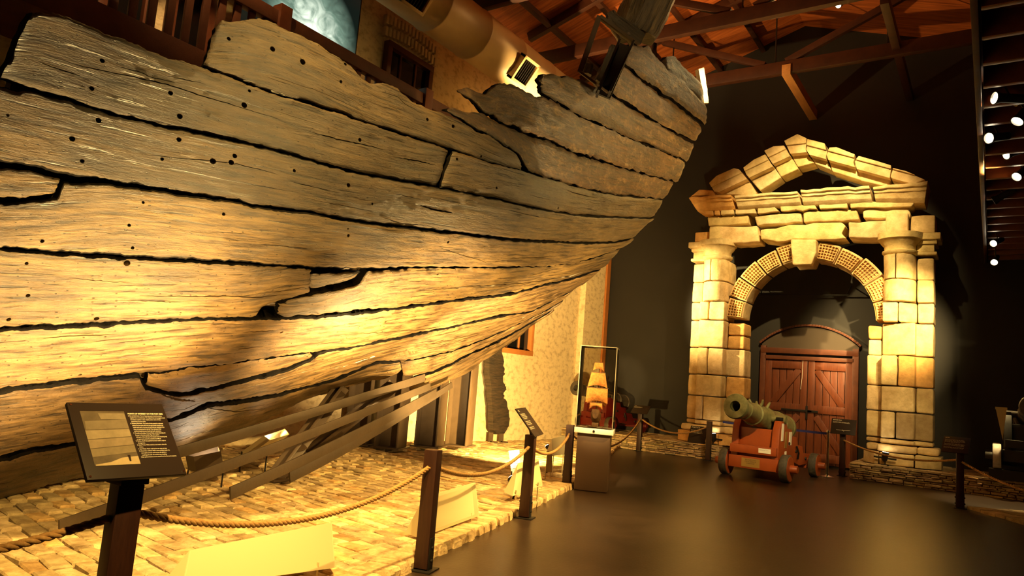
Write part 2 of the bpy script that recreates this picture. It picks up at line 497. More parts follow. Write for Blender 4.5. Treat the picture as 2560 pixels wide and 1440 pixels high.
# ---- brick bed under the hull
CURB = lambda y: -3.85 - (y - 4.35) * 0.276 if y < 10 else -5.41 - (y - 10) * 0.37
def smooth(t): t = max(0, min(1, t)); return t * t * (3 - 2 * t)
def bed_z(x, y):
    d = CURB(y) - x
    return 0.055 + 0.13 * smooth((d - 2.2) / 2.8)
def brick_bed():
    m = MB()
    ang = math.radians(-7)
    q = Vector((math.cos(ang), math.sin(ang) * 1.0, 0)); p = Vector((-math.sin(ang), math.cos(ang), 0))
    rnd = random.Random(3)
    bl, bw = 0.30, 0.145
    v = -1.5
    row = 0
    while v < 20:
        u = -12.5 + rnd.random() * .2
        row += 1
        while u < 4:
            L_ = bl * rnd.uniform(.75, 1.25)
            W_ = bw * rnd.uniform(.82, .98)
            c = q * (u + L_ / 2) + p * v
            if -10 < c.x and 0.3 < c.y < PLAT_Y - .05 and c.x + .13 < CURB(c.y):
                r = Matrix.Rotation(ang + rnd.gauss(0, .05), 3, 'Z') @ Matrix.Rotation(rnd.gauss(0, .016), 3, 'X') @ Matrix.Rotation(rnd.gauss(0, .012), 3, 'Y')
                z = bed_z(c.x, c.y) - .06 + rnd.gauss(0, .005)
                k = rnd.uniform(.58, 1.1); o = rnd.random()
                t = (k, k * (0.86 if o < .13 else 1), k * (0.62 if o < .13 else rnd.uniform(.86, 1)))
                hx_, hy_ = L_ / 2 - .008, W_ / 2
                ch = .014
                vs = []
                for zz, s_ in ((-.05, 0), (.048, 0), (.06, ch)):
                    for sx, sy in ((-1, -1), (1, -1), (1, 1), (-1, 1)):
                        vs.append(r @ Vector((sx * (hx_ - s_) + rnd.gauss(0, .006), sy * (hy_ - s_) + rnd.gauss(0, .004), zz)) + Vector((c.x, c.y, z)))
                m.add(vs, [(8, 9, 10, 11)] + [(i, (i + 1) % 4, 4 + (i + 1) % 4, 4 + i) for i in range(4)] + [(4 + i, 4 + (i + 1) % 4, 8 + (i + 1) % 4, 8 + i) for i in range(4)], t)
            u += L_
        v += bw
    # header course along the curb
    y = 0.3
    while y < PLAT_Y - .1:
        W_ = rnd.uniform(.11, .17)
        x = CURB(y)
        a = math.atan2(1, -.3) - math.pi / 2
        r = Matrix.Rotation(a + rnd.gauss(0, .04), 3, 'Z') @ Matrix.Rotation(rnd.gauss(0, .03), 3, 'X')
        k = rnd.uniform(.72, 1.05)
        hx_, hy_ = rnd.uniform(.11, .15), W_ / 2
        vs = []
        for zz, s_ in ((-.07, -.004), (.02, 0), (.045, .018)):
            for sx, sy in ((-1, -1), (1, -1), (1, 1), (-1, 1)):
                vs.append(r @ Vector((sx * (hx_ - s_) + rnd.gauss(0, .007), sy * (hy_ - s_) + rnd.gauss(0, .005), zz)) + Vector((x - .05, y, .035)))
        m.add(vs, [(8, 9, 10, 11)] + [(i, (i + 1) % 4, 4 + (i + 1) % 4, 4 + i) for i in range(4)] + [(4 + i, 4 + (i + 1) % 4, 8 + (i + 1) % 4, 8 + i) for i in range(4)], (k, k * .93, k * .82))
        y += W_ * 1.03
    o = m.build('brick_paving', BRICKM, smooth=30)
    struct(o, 'pale brick bed under the hull')
    # bedding below
    b = MB()
    ys = [0.3 + i * (PLAT_Y - .3) / 30 for i in range(31)]
    vs, fs = [], []
    for y in ys:
        for k in range(14):
            x = CURB(y) - .06 - k / 13 * (CURB(y) - .06 + 10)
            vs.append((x, y, bed_z(x, y) - .035))
    for i in range(30):
        for k in range(13):
            a = i * 14 + k
            fs.append((a, a + 1, a + 15, a + 14))
    b.add(vs, fs)
    struct(b.build('brick_bedding', DIRT))
brick_bed()

# ---- dry stone platforms
def platform(name, x0, x1, y0, y1, h, label, ret=None):
    rnd = random.Random(int(x0 * 10) + 99)
    core = MB(); core.box(((x0 + x1) / 2, (y0 + y1) / 2 + .04, h / 2 - .012), (x1 - x0 - .06, y1 - y0 - .06, h - .03))
    co = struct(core.build(name, MORTAR), label)
    m = MB()
    def face(ax, org, length, nrm):
        z = 0.0
        while z < h - .01:
            hh = min(rnd.uniform(.03, .062), h - z)
            u = -rnd.uniform(0, .1)
            while u < length:
                L_ = rnd.uniform(.10, .34)
                a, b = max(u, 0), min(u + L_, length)
                if b - a > .03:
                    c = Vector(org) + Vector(ax) * ((a + b) / 2) + Vector((0, 0, z + hh / 2)) + Vector(nrm) * (rnd.uniform(-.012, .014) - .03)
                    k = rnd.uniform(.55, 1.1)
                    dz = rnd.gauss(0, .004)
                    vs = []
                    for dpt, s_ in ((-.04, 0), (.028, .0), (.042, .012)):
                        for sx, sz in ((-1, -1), (1, -1), (1, 1), (-1, 1)):
                            vs.append(c + Vector(ax) * (sx * ((b - a) / 2 - .006 - s_) + rnd.gauss(0, .005)) + Vector((0, 0, sz * (hh / 2 - .004 - s_ * .7) + rnd.gauss(0, .003) + dz)) + Vector(nrm) * dpt)
                    m.add(vs, [(8, 9, 10, 11)] + [(i, (i + 1) % 4, 4 + (i + 1) % 4, 4 + i) for i in range(4)] + [(4 + i, 4 + (i + 1) % 4, 8 + (i + 1) % 4, 8 + i) for i in range(4)],
                          (k, k * rnd.uniform(.86, 1), k * rnd.uniform(.7, .95)))
                u += L_
            z += hh
    face((1, 0, 0), (x0, y0, 0), x1 - x0, (0, -1, 0))
    if ret == 'left': face((0, 1, 0), (x0, y0, 0), y1 - y0, (-1, 0, 0))
    if ret == 'right': face((0, 1, 0), (x1, y0, 0), y1 - y0, (1, 0, 0))
    # capping slabs
    y = y0 + .02
    while y < y1:
        d = rnd.uniform(.22, .36); x = x0
        while x < x1:
            L_ = rnd.uniform(.25, .6); b = min(x + L_, x1)
            k = rnd.uniform(.6, 1.0)
            m.box(((x + b) / 2, y + d / 2 - .03, h + rnd.gauss(0, .004)), (b - x - .012, d - .012, .03), Matrix.Rotation(rnd.gauss(0, .012), 3, 'Y'), (k, k * .95, k * .85))
            x += L_
        y += d
    o = m.build('stone_facing', STACKM, co, smooth=30)
platform('wall_platform_left', -9.95, -5.55, PLAT_Y, YE, PLAT_H, 'low dry stone platform left of the dark doorway', 'right')
platform('wall_platform_right', -2.62, 3.4, PLAT_Y - .1, YE, PLAT_H, 'low dry stone platform right of the dark doorway', 'left')
# flat stone kerb in front of the right platform
m = MB(); rnd = random.Random(5)
ka, kb = V(hz(2416, 1268, .03)), V(hz(2640, 1330, .03))
kd = (kb - ka); kl = kd.length; kd.normalize(); kn = Vector((-kd.y, kd.x, 0))
krz = Matrix.Rotation(math.atan2(kd.y, kd.x), 3, 'Z')
for r_ in range(5):
    u = 0.0
    while u < kl:
        L_ = rnd.uniform(.22, .42); k = rnd.uniform(.45, .85)
        c = ka + kd * (u + L_ / 2) + kn * (.17 + r_ * .34)
        m.box((c.x, c.y, .025 + rnd.gauss(0, .003)), (L_ - .012, .328, .05), krz, (k, k * .93, k * .8))
        u += L_
struct(m.build('trim_kerb', STACKM, bevel=.008, smooth=30), 'flat stone kerb')

# ---- arched double door in the end wall
def door():
    xl, xr, zs, zt = -5.15, -2.78, 3.05, 3.52
    xc, hw = (xl + xr) / 2, (xr - xl) / 2
    R_ = (hw * hw + (zt - zs) ** 2) / (2 * (zt - zs)); cz = zt - R_
    def arch(hw_, extra, n=18):
        a0 = math.asin(min(1, hw_ / (R_ + extra)))
        return [(xc + (R_ + extra) * math.sin(a), cz + (R_ + extra) * math.cos(a)) for a in [a0 - 2 * a0 * i / n for i in range(n + 1)]]
    d = thing('door_1', 'wide arched double door of red-brown boards behind the stone portico', 'door', (xc, YE, 0), kind='structure')
    yb = YE - .03
    # brick arch over
    m = MB()
    a0 = math.asin((hw + .05) / (R_ + .05))
    for i in range(38):
        a = -a0 + 2 * a0 * (i + .5) / 38
        rr = R_ + .05
        m.box((xc + rr * math.sin(a), yb - .04, cz + rr * math.cos(a)), (.068, .10, .055), Matrix.Rotation(a, 3, 'Y'))
    m.build('brick_arch', FRAMEM, d, bevel=.006)
    ar = arch(hw, 0)
    m = MB(); m.prism([(xl, 2.92), (xr, 2.92)] + ar, (0, yb, 0), (1, 0, 0), (0, 0, 1), (0, -1, 0), .03)
    m.build('tympanum', mat('fanlight_board', (0.055, 0.036, 0.020), None, rough=.6), d)
    m = MB()
    for xx in (xl + .06, xr - .06): m.box((xx, yb - .06, 1.5), (.14, .14, 3.0))
    m.box((xc, yb - .06, 2.88), (xr - xl, .16, .14))
    m.box((xc, yb - .07, 2.70), (xr - xl - .2, .12, .10))
    m.build('door_frame', FRAMEM, d, bevel=.008)
    for s_ in (-1, 1):
        x0, x1 = (xl + .13, xc - .01) if s_ < 0 else (xc + .01, xr - .13)
        lw = x1 - x0
        m = MB()
        for i in range(6):
            m.box((x0 + lw * (i + .5) / 6, yb - .02, 1.36), (lw / 6 - .012, .04, 2.6))
        leaf = m.build('door_leaf', DOORM, d, bevel=.004)
        m = MB()
        for zz in (2.52, 1.42, .22): m.box(((x0 + x1) / 2, yb - .06, zz), (lw, .045, .2))
        for xx in (x0 + .08, x1 - .08): m.box((xx, yb - .06, 1.36), (.16, .05, 2.6))
        m.build('ledge_frame', DOORM, leaf, bevel=.006)
        m = MB()
        for z0 in (1.52, .34):
            xa, xb = (x0 + .2, x1 - .2) if s_ < 0 else (x1 - .2, x0 + .2)
            m.bar((xa, yb - .055, z0), (xb, yb - .055, z0 + .9), .03, .16, (0, 0, 1))
        m.build('diagonal_brace', DOORM, leaf, bevel=.004)
    m = MB()
    m.box((xc - .25, yb - .1, 1.36), (.75, .03, .05)); m.box((xc, yb - .1, 1.32), (.05, .04, .34)); m.box((xc + .12, yb - .1, 1.36), (.3, .03, .06))
    m.build('bolt', IRON, d, bevel=.004)
    m = MB(); m.tube([(xc - .12, yb - .09, 2.75), (xc - .13, yb - .1, 2.2), (xc - .16, yb - .1, 1.9)], .006, 6); m.build('pull_cord', WHITEP, d)
door()

# ---- lower window and upper door/window in the limestone wall
def win(name, y0, y1, z0, z1, mframe, label, lintel=False, cols=3, rows=2):
    d = thing(name, label, 'window', (XL, (y0 + y1) / 2, z0), kind='structure')
    m = MB(); t = .12
    for yy in (y0 + t / 2, y1 - t / 2): m.box((XL + .06, yy, (z0 + z1) / 2), (.16, t, z1 - z0))
    for zz in (z0 + t / 2, z1 - t / 2): m.box((XL + .06, (y0 + y1) / 2, zz), (.18, y1 - y0, t))
    m.build('window_frame', mframe, d, bevel=.008)
    m = MB()
    for i in range(1, cols): m.box((XL + .03, y0 + (y1 - y0) * i / cols, (z0 + z1) / 2), (.06, .05, z1 - z0 - t))
    for i in range(1, rows): m.box((XL + .03, (y0 + y1) / 2, z0 + (z1 - z0) * i / rows), (.06, y1 - y0 - t, .05))
    m.build('glazing_bar', mframe, d, bevel=.004)
    m = MB(); m.box((XL + .02, (y0 + y1) / 2, (z0 + z1) / 2), (.02, y1 - y0 - .1, z1 - z0 - .1)); m.build('window_pane', DGLASS, d)
    if lintel:
        m = MB(); n = 15; rnd = random.Random(4)
        for r_ in range(2):
            for i in range(n):
                yy = y0 - .12 + (y1 - y0 + .24) * (i + .5) / n
                zz = z1 + .14 + r_ * .25 + .1 * (1 - ((i + .5) / n * 2 - 1) ** 2)
                m.box((XL + .05, yy, zz), (.12, (y1 - y0 + .24) / n * .62, .19))
        m.build('brick_lintel', mat('pale_lintel_brick', (.66, .52, .32), (.8, .66, .44), 6, .9, .3, 30), d, bevel=.01)
    return d
win('window_1', 13.6, 15.82, 2.2, 4.4, WINM, 'small window with an orange timber frame low in the limestone wall', cols=4, rows=3)
win('window_2', 9.62, 11.0, 5.45, 8.0, FRAMEM, 'tall dark gallery window under a pale brick lintel', lintel=True, cols=3, rows=1)
d = thing('door_2', 'dark glazed double door opening onto the upper gallery', 'door', (XL, 5.2, 5.4), kind='structure')
m = MB()
for yy in (4.35, 4.95, 5.3, 5.9): m.box((XL + .06, yy, 6.6), (.14, .12, 2.4))
m.box((XL + .06, 5.12, 7.8), (.16, 1.7, .14)); m.box((XL + .06, 5.12, 5.5), (.16, 1.7, .2))
m.build('door_frame', FRAMEM, d, bevel=.008)
for y0 in (4.65, 5.6):
    m = MB(); m.box((XL + .03, y0, 6.6), (.02, .6, 2.3)); m.build('door_pane', DGLASS, d)

# ---- roof trusses
TZ = 9.35
TY1 = float(hz(1965, 175, TZ)[1]); TY2 = float(hz(1700, 80, TZ)[1])
def truss(y, label):
    t = thing('roof_truss', label, 'roof truss', (RIDGE_X, y, TZ), 'roof trusses')
    m = MB(); m.box(((XL + .6) / 2, y, TZ + .05), (-.6 - XL + 0.0 - .02, .16, .30)); m.build('tie_beam', BEAMM, t, bevel=.01)
    m = MB()
    for s_ in (-1, 1):
        xe = RIDGE_X + s_ * 5.3
        m.bar((RIDGE_X, y, RIDGE_Z - .16), (xe, y, roof_z(xe) - .16), .14, .22)
    m.build('principal_rafter', BEAMM, t, bevel=.01)
    for s_ in (-1, 1):
        m = MB(); m.bar((RIDGE_X + s_ * .25, y, TZ + .2), (RIDGE_X + s_ * 2.9, y, roof_z(RIDGE_X + s_ * 2.9) - .3), .12, .16); m.build('strut', BEAMM, t, bevel=.008)
    for xx in (RIDGE_X, RIDGE_X - 2.6, RIDGE_X + 2.4):
        m = MB(); m.tube([(xx, y, TZ), (xx, y, roof_z(xx) - .25)], .018, 8); m.build('tie_rod', IRON, t)
truss(TY1, 'dark timber roof truss nearest the charcoal end wall')
truss(TY2, 'dark timber roof truss second from the end wall')
truss(TY2 - (TY1 - TY2), 'dark timber roof truss above the stern timbers')
truss(TY2 - 2 * (TY1 - TY2), 'dark timber roof truss nearest the camera')
def beam(x, y0, y1, z, w_, h_, m_, label):
    m = MB(); m.box((x, (y0 + y1) / 2, z), (w_, y1 - y0, h_))
    return tag(m.build('binder_beam', m_, bevel=.008), label, 'beam', 'binder beams over the portico')
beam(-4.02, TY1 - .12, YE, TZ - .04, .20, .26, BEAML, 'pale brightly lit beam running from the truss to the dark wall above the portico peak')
beam(-1.72, TY1 - 2.2, YE, TZ + .12, .16, .22, BEAMM, 'dark red beam running to the end wall right of the portico peak')
# purlins and the dark boards by the eaves
PUR = ['highest purlin of the left roof slope', 'second purlin down the left roof slope', 'third purlin down the left roof slope', 'lowest purlin of the left roof slope']
for k, xx in enumerate((-5.4, -6.6, -7.8, -9.0)):
    m = MB(); m.box((xx, 9, roof_z(xx) - .17), (.12, 21.6, .16), Matrix.Rotation(-math.atan(SLOPE), 3, 'Y'))
    tag(m.build('purlin', BEAMM, bevel=.006), 'long dark timber ' + PUR[k], 'purlin', 'roof purlins')

# ---- air duct with square vents
dc = [V(hx(1035, -20, -8.75)), V(hx(1383, 232, -8.75))]
zc = (dc[0].z + dc[1].z) / 2
t = thing('air_duct', 'long cream cylindrical air duct hung under the roof along the stone wall', 'duct', (-8.75, 10, zc))
y_end = 15.4
m = MB()
prof = []
y = 2.0
while y < y_end:
    prof += [(y, .52), (y + 1.18, .52), (y + 1.2, .535), (y + 1.24, .535)]
    y += 1.26
m.lathe(prof, (-8.75, 0, zc), (0, 1, 0), 40); m.build('duct_tube', DUCTM, t)
def vent(px, py):
    P = hx(px, py, -8.35); yy = float(P[1])
    n = Vector((.80, 0, -.60)); u = Vector((0, 1, 0)); v_ = n.cross(u)
    c = Vector((-8.75, yy, zc)) + n * .50
    r = Matrix((u, v_, n)).transposed()
    m = MB(); s_ = .26
    for k in (-1, 1):
        m.box(c + u * k * s_ + n * .06, (.06, s_ * 2 + .06, .16), r); m.box(c + v_ * k * s_ + n * .06, (s_ * 2 + .06, .06, .16), r)
    fr = m.build('vent_frame', DUCTM, t, bevel=.006)
    m = MB(); m.box(c + n * .03, (s_ * 2, s_ * 2, .04), r); m.build('vent_opening', BLACK, fr)
    m = MB()
    for k in range(7): m.box(c + n * .08 + u * (-.2 + .4 * k / 6), (.012, s_ * 2, .05), r)
    m.build('vent_louvre', BLACK, fr)
vent(1305, 170); vent(1040, -8)

# ---- left upper gallery with balustrade
GX, GZ = -8.5, 5.4
g = thing('upper_gallery', 'dark timber gallery floor running along the left wall behind the hull', 'gallery', (GX, 6, GZ))
m = MB(); m.box(((XL + GX) / 2, 5.5, GZ - .1), (GX - XL, 14, .2)); m.build('gallery_floor', GALM, g)
m = MB(); m.box((GX, 5.5, GZ - .14), (.1, 14, .36)); m.build('fascia', GALM, g, bevel=.01)
m = MB(); m.box((GX, 5.5, GZ + 1.0), (.14, 14, .20)); m.build('handrail', GALM, g, bevel=.015)
for yy in (3.0, 6.12, 9.3):
    m = MB(); m.box((GX + .02, yy, GZ + .58), (.2, .2, 1.24)); m.build('newel_post', FRAMEM, g, bevel=.012)
y = 1.6
while y < 9.2:
    if min(abs(y - k) for k in (3.0, 6.12)) > .16:
        m = MB(); m.box((GX, y, GZ + .5), (.05, .10, .9)); m.build('baluster', GALM, g, bevel=.006)
    y += .225
# lit picture on the wall behind it
y0, y1, z0, z1 = 6.35, 8.85, 6.35, 8.45
m = MB(); m.box((XL + .05, (y0 + y1) / 2, (z0 + z1) / 2), (.08, y1 - y0, z1 - z0))
scr = m.build('picture_panel', BLACK); tag(scr, 'large dark picture panel with a pale green burst of light on the upper wall', 'picture')
m = MB(); m.add([(XL + .096, y0 + .03, z0 + .03), (XL + .096, y1 - .03, z0 + .03), (XL + .096, y1 - .03, z1 - .03), (XL + .096, y0 + .03, z1 - .03)], [(0, 1, 2, 3)])
def uvq(me):
    u = me.uv_layers.new(name='UVMap')
    co = [(v.co.y, v.co.z) for v in me.vertices]
    ys = [c[0] for c in co]; zs = [c[1] for c in co]
    for l in me.loops:
        c = co[l.vertex_index]; u.data[l.index].uv = ((c[0] - min(ys)) / (max(ys) - min(ys)), (c[1] - min(zs)) / (max(zs) - min(zs)))
m.build('picture_surface', SCREENM, scr, uv=uvq)

# ---- right gallery: slab on joists, seen from below at the frame edge
g = thing('right_gallery', 'dark timber gallery carried on joists at the right edge', 'gallery', (.1, 13, 5.4))
GRX = -0.12
m = MB(); m.box(((GRX + XR) / 2, 13.4, 5.42), (XR - GRX, 13, .06)); m.build('gallery_floor', GALM, g)
m = MB(); m.box((GRX, 13.4, 5.3), (.06, 13, .34)); m.build('fascia', BEAMM, g, bevel=.01)
y = 7.2
while y < 19.6:
    m = MB(); m.box(((GRX + XR) / 2, y, 5.27), (XR - GRX - .1, .08, .24)); m.build('joist', FRAMEM, g, bevel=.006)
    y += .62
for yy in (9.0, 12.5, 16.5):
    m = MB(); m.box((GRX + .08, yy, 7.2), (.16, .16, 3.5)); m.build('gallery_post', FRAMEM, g, bevel=.01)
m = MB()
for zz in (6.45, 6.0): m.box((GRX + .08, 13.4, zz), (.08, 13, .1))
m.build('handrail', FRAMEM, g, bevel=.01)

# ================================================================== SHIP HULL
# measured depths (metres ahead of the viewpoint) of points on the hull side; a thin-plate surface joins them
HP = [(0, 150, 4.3), (0, 410, 4.4), (0, 620, 4.55), (0, 822, 4.85), (0, 980, 5.25), (0, 1120, 5.9), (0, 1256, 6.7),
      (500, 60, 5.25), (500, 160, 5.22), (500, 490, 5.3), (500, 650, 5.45), (500, 800, 5.85), (480, 925, 6.5), (480, 1005, 7.4), (510, 1103, 8.9),
      (225, 1194, 7.9), (600, 1082, 9.6), (689, 1043, 10.2), (812, 987, 10.9), (933, 955, 11.3), (1026, 986, 11.8), (1169, 940, 12.6),
      (600, 1003, 8.3), (700, 985, 9.0), (844, 948, 9.9), (800, 880, 8.1), (900, 785, 7.3), (1116, 820, 10.2), (1222, 743, 9.3),
      (880, 170, 6.2), (1000, 330, 6.65), (1000, 450, 6.7), (1000, 570, 6.8), (1000, 680, 7.1),
      (1300, 425, 7.9), (1300, 510, 8.0), (1300, 600, 8.3), (1300, 670, 8.9), (1200, 230, 7.4), (1400, 200, 8.1),
      (1540, 150, 8.9), (1650, 130, 9.9), (1770, 200, 11.0), (1765, 310, 11.1), (1735, 367, 11.2), (1661, 503, 11.5), (1590, 600, 11.87), (1514, 685, 12.27),
      (1405, 767, 12.9), (1327, 816, 13.3), (1204, 908, 12.8), (1116, 925, 12.0), (1204, 802, 11.3), (1363, 710, 11.2), (-120, 400, 4.1), (-120, 980, 4.95), (-120, 1290, 6.4)]
hp = np.array(HP, float)
_c = hp[:, :2] / 1000.0
def _phi(r2): return np.where(r2 > 1e-12, 0.5 * r2 * np.log(np.maximum(r2, 1e-12)), 0)
_d2 = ((_c[:, None] - _c[None]) ** 2).sum(-1)
_n = len(_c)
_A = np.zeros((_n + 3, _n + 3))
_A[:_n, :_n] = _phi(_d2) + np.eye(_n) * 4e-3
_A[:_n, _n] = 1; _A[:_n, _n + 1:] = _c; _A[_n, :_n] = 1; _A[_n + 1:, :_n] = _c.T
_w = np.linalg.solve(_A, np.concatenate([1.0 / hp[:, 2], np.zeros(3)]))
def hull_depth(x, y):
    q = np.stack([np.asarray(x, float), np.asarray(y, float)], -1) / 1000.0
    d2 = ((q[..., None, :] - _c) ** 2).sum(-1)
    return 1.0 / (_phi(d2) @ _w[:_n] + _w[_n] + q @ _w[_n + 1:])
def hull_pt(x, y):
    x = np.asarray(x, float); y = np.asarray(y, float)
    D = hull_depth(x, y)
    d = FW + ((x - 1280) / FPX)[..., None] * RC + ((720 - y) / FPX)[..., None] * UC
    return CAM + d * (D / (d @ F0))[..., None]

hull = thing('ship_hull', 'weathered black-brown stern section of a wooden ship hull with broken planks', 'ship hull', hz(700, 1150, 0))
SEAM_A = [(503, 160), (598, 197), (686, 229), (791, 260), (900, 300), (1021, 338), (1127, 372), (1222, 404), (1310, 427), (1377, 447), (1454, 471), (1538, 489), (1664, 501)]
SEAM_B = [(12, 196), (47, 209), (158, 243), (281, 281), (422, 316), (548, 341), (668, 369), (800, 405), (900, 431), (997, 450), (1098, 467), (1151, 478), (1253, 499), (1327, 518), (1433, 537), (1503, 543), (1639, 546)]
SEAM_C = [(-120, 392), (0, 408), (88, 417), (151, 437), (281, 455), (387, 472), (492, 490), (598, 504), (633, 515), (773, 532), (905, 555), (1011, 569), (1116, 579), (1187, 588), (1257, 597), (1327, 603), (1433, 608), (1538, 607), (1587, 597)]
SEAM_D = [(-120, 610), (0, 622), (70, 628), (176, 636), (316, 645), (457, 652), (598, 659), (703, 666), (776, 674), (900, 675), (1046, 671), (1152, 672), (1257, 671), (1363, 668), (1433, 662), (1503, 641), (1556, 621)]
SEAM_E = [(-120, 832), (0, 823), (141, 818), (246, 813), (352, 806), (492, 801), (598, 799), (703, 797), (800, 792), (905, 781), (1011, 771), (1116, 757), (1222, 743), (1292, 734), (1363, 714), (1433, 697), (1506, 674)]
SEAM_F = [(-120, 995), (0, 982), (70, 971), (176, 957), (281, 948), (352, 941), (404, 936), (475, 922), (545, 917), (633, 904), (773, 887), (905, 866), (1011, 846), (1116, 822), (1204, 802), (1257, 792), (1327, 781), (1398, 746), (1466, 712)]
SEAM_H = [(-120, 1165), (0, 1148), (84, 1127), (193, 1110), (345, 1076), (450, 1045), (520, 1014), (600, 1005), (700, 987), (790, 964), (844, 949), (940, 908), (1000, 907), (1060, 898), (1130, 882), (1210, 852), (1290, 817), (1370, 777), (1438, 736)]
def cut(s, a, b):
    ip = lambda x: float(np.interp(x, [p[0] for p in s], [p[1] for p in s]))
    return [(a, ip(a))] + [p for p in s if a < p[0] < b] + [(b, ip(b))]

PLANKS = [
 # name, top line, bottom line, tone, inset
 ('hull_plank', [(84, 26), (137, 26), (211, 53), (281, 84), (352, 109), (373, 125), (440, 144), (503, 162)] + SEAM_A[1:6] + [(1124, 371)], cut(SEAM_B, 12, 1096), .62, 0),
 ('hull_plank', [(543, 62), (555, 46), (580, 51), (650, 39), (689, 53), (738, 79), (791, 102), (826, 127), (851, 140), (881, 162), (909, 193), (930, 204), (969, 207), (997, 218), (1007, 231), (1053, 260), (1099, 278), (1127, 290), (1152, 298), (1187, 322), (1229, 339), (1257, 360), (1300, 388)], cut(SEAM_A, 512, 1308), .85, .0),
 ('hull_plank', [(1111, 270), (1137, 266), (1173, 278), (1204, 279), (1257, 307), (1327, 339), (1377, 353), (1433, 381), (1503, 405), (1574, 426), (1679, 455), (1690, 457)], [(1113, 275), (1152, 296), (1187, 319), (1229, 336), (1257, 357), (1303, 387), (1322, 429)] + SEAM_A[9:], .85, -.01),
 ('hull_plank', [(1144, 224), (1166, 218), (1190, 229), (1211, 232), (1239, 211), (1278, 207), (1306, 221), (1348, 239), (1377, 247), (1433, 282), (1503, 314), (1574, 346), (1644, 374), (1716, 405)], [(1146, 232), (1175, 250), (1204, 277), (1257, 305), (1327, 337), (1377, 351), (1433, 379), (1503, 403), (1574, 424), (1694, 456)], .95, .02),
 ('hull_plank', [(1350, 190), (1360, 180), (1377, 179), (1398, 190), (1433, 190), (1454, 197), (1500, 218), (1524, 229), (1566, 258), (1620, 294), (1690, 334), (1738, 362)], [(1357, 232), (1377, 245), (1433, 280), (1503, 312), (1574, 344), (1644, 372), (1722, 408)], .9, 0),
 ('hull_plank', [(1543, 152), (1570, 172), (1597, 195), (1649, 233), (1691, 261), (1756, 317)], [(1520, 226), (1566, 255), (1620, 291), (1690, 331), (1742, 357)], 1.15, .01),
 ('hull_plank', [(1574, 108), (1605, 119), (1618, 110), (1632, 133), (1651, 155), (1670, 177), (1712, 204), (1745, 246), (1766, 264)], [(1545, 148), (1597, 191), (1649, 229), (1691, 257), (1764, 314)], 1.0, .03),
 ('hull_plank', [(1668, 150), (1680, 139), (1700, 139), (1724, 165), (1749, 191), (1768, 214)], [(1672, 182), (1700, 200), (1726, 226), (1748, 244), (1766, 256)], .7, -.05),
 ('hull_plank', cut(SEAM_A, 1134, 1661), cut(SEAM_B, 1106, 1637), .72, 0),
 ('hull_plank', [(-120, 150), (-40, 190), (0, 213), (50, 217)] + SEAM_B[2:], cut(SEAM_C, -120, 1585), .85, .0),
 ('hull_plank', [(-120, 400), (0, 417), (88, 426), (151, 442)], [(-120, 490), (0, 494), (60, 498), (95, 490), (141, 486)], .8, .01),
 ('hull_plank', [(-120, 498), (0, 504), (60, 506), (95, 498), (145, 494), (158, 452), (281, 458)] + SEAM_C[5:], cut(SEAM_D, -120, 1556) + [(1583, 606)], .95, .005),
 ('hull_plank', cut(SEAM_D, -120, 778), cut(SEAM_E, -120, 638) + [(654, 771), (703, 757), (776, 737)], 1.0, 0),
 ('hull_plank', [(780, 694), (850, 690), (905, 683)], [(780, 735), (850, 721), (895, 707), (909, 692)], .9, -.03),
 ('hull_plank', [(700, 766), (717, 756), (776, 742), (850, 727), (903, 712), (914, 692), (921, 679)] + cut(SEAM_D, 1046, 1556), [(697, 792)] + cut(SEAM_E, 716, 1510), .95, 0),
 ('hull_plank', cut(SEAM_E, -120, 1504), cut(SEAM_F, -120, 1466), 1.05, -.005),
 ('hull_plank', cut(SEAM_F, 372, 778), [(366, 972), (450, 990), (545, 972), (633, 947), (721, 923), (784, 896)], 1.05, .0),
 ('hull_plank', cut(SEAM_F, -120, 350) + [(356, 960), (364, 976), (450, 995), (545, 977), (633, 952), (721, 928), (787, 898), (800, 886)] + cut(SEAM_F, 815, 1440), cut(SEAM_H, -120, 1412), 1.0, -.01),
 ('hull_plank', SEAM_H[:13], [(-120, 1300), (0, 1256), (70, 1236), (141, 1215), (225, 1194), (300, 1170), (400, 1135), (510, 1103), (598, 1082), (689, 1043), (738, 1015), (767, 1001), (812, 987), (879, 968), (933, 955), (964, 950), (1005, 930)], .75, 0),
 ('hull_plank', cut(SEAM_H, 1003, 1412), [(1010, 946), (1061, 938), (1085, 932), (1130, 910), (1172, 887), (1230, 862), (1290, 830), (1335, 803), (1385, 774)], 1.1, 0),
 ('keel_plank', [(1024, 962), (1061, 943), (1085, 936), (1130, 914), (1172, 891), (1230, 866), (1290, 834), (1335, 807), (1385, 777)], [(1028, 992), (1075, 980), (1124, 956), (1153, 944), (1192, 924), (1206, 908), (1289, 854), (1327, 819), (1387, 779)], 1.1, .0),
]
HOLES = [(255, 152, 7), (229, 221, 7), (426, 233, 7), (449, 291, 8), (612, 262, 9), (681, 123, 8), (756, 155, 9), (853, 204, 5), (864, 160, 5), (535, 137, 6), (572, 97, 6), (246, 301, 8), (180, 347, 8), (447, 349, 7), (532, 403, 9), (578, 406, 8), (587, 390, 7),
         (205, 403, 6), (405, 398, 5), (873, 463, 7), (899, 350, 6), (1068, 299, 5), (1133, 316, 6), (1142, 398, 4), (357, 506, 4), (558, 535, 5), (323, 563, 5), (332, 620, 5), (318, 659, 9), (68, 660, 5), (70, 739, 6), (20, 797, 6), (241, 796, 7), (106, 603, 6), (871, 589, 5), (870, 572, 3),
         (1121, 605, 5), (1095, 686, 4), (1040, 792, 5), (966, 805, 5), (201, 940, 5), (705, 833, 5), (20, 288, 5), (735, 427, 5), (930, 510, 4), (1395, 520, 4), (1240, 470, 4), (625, 226, 5), (1205, 390, 4)]
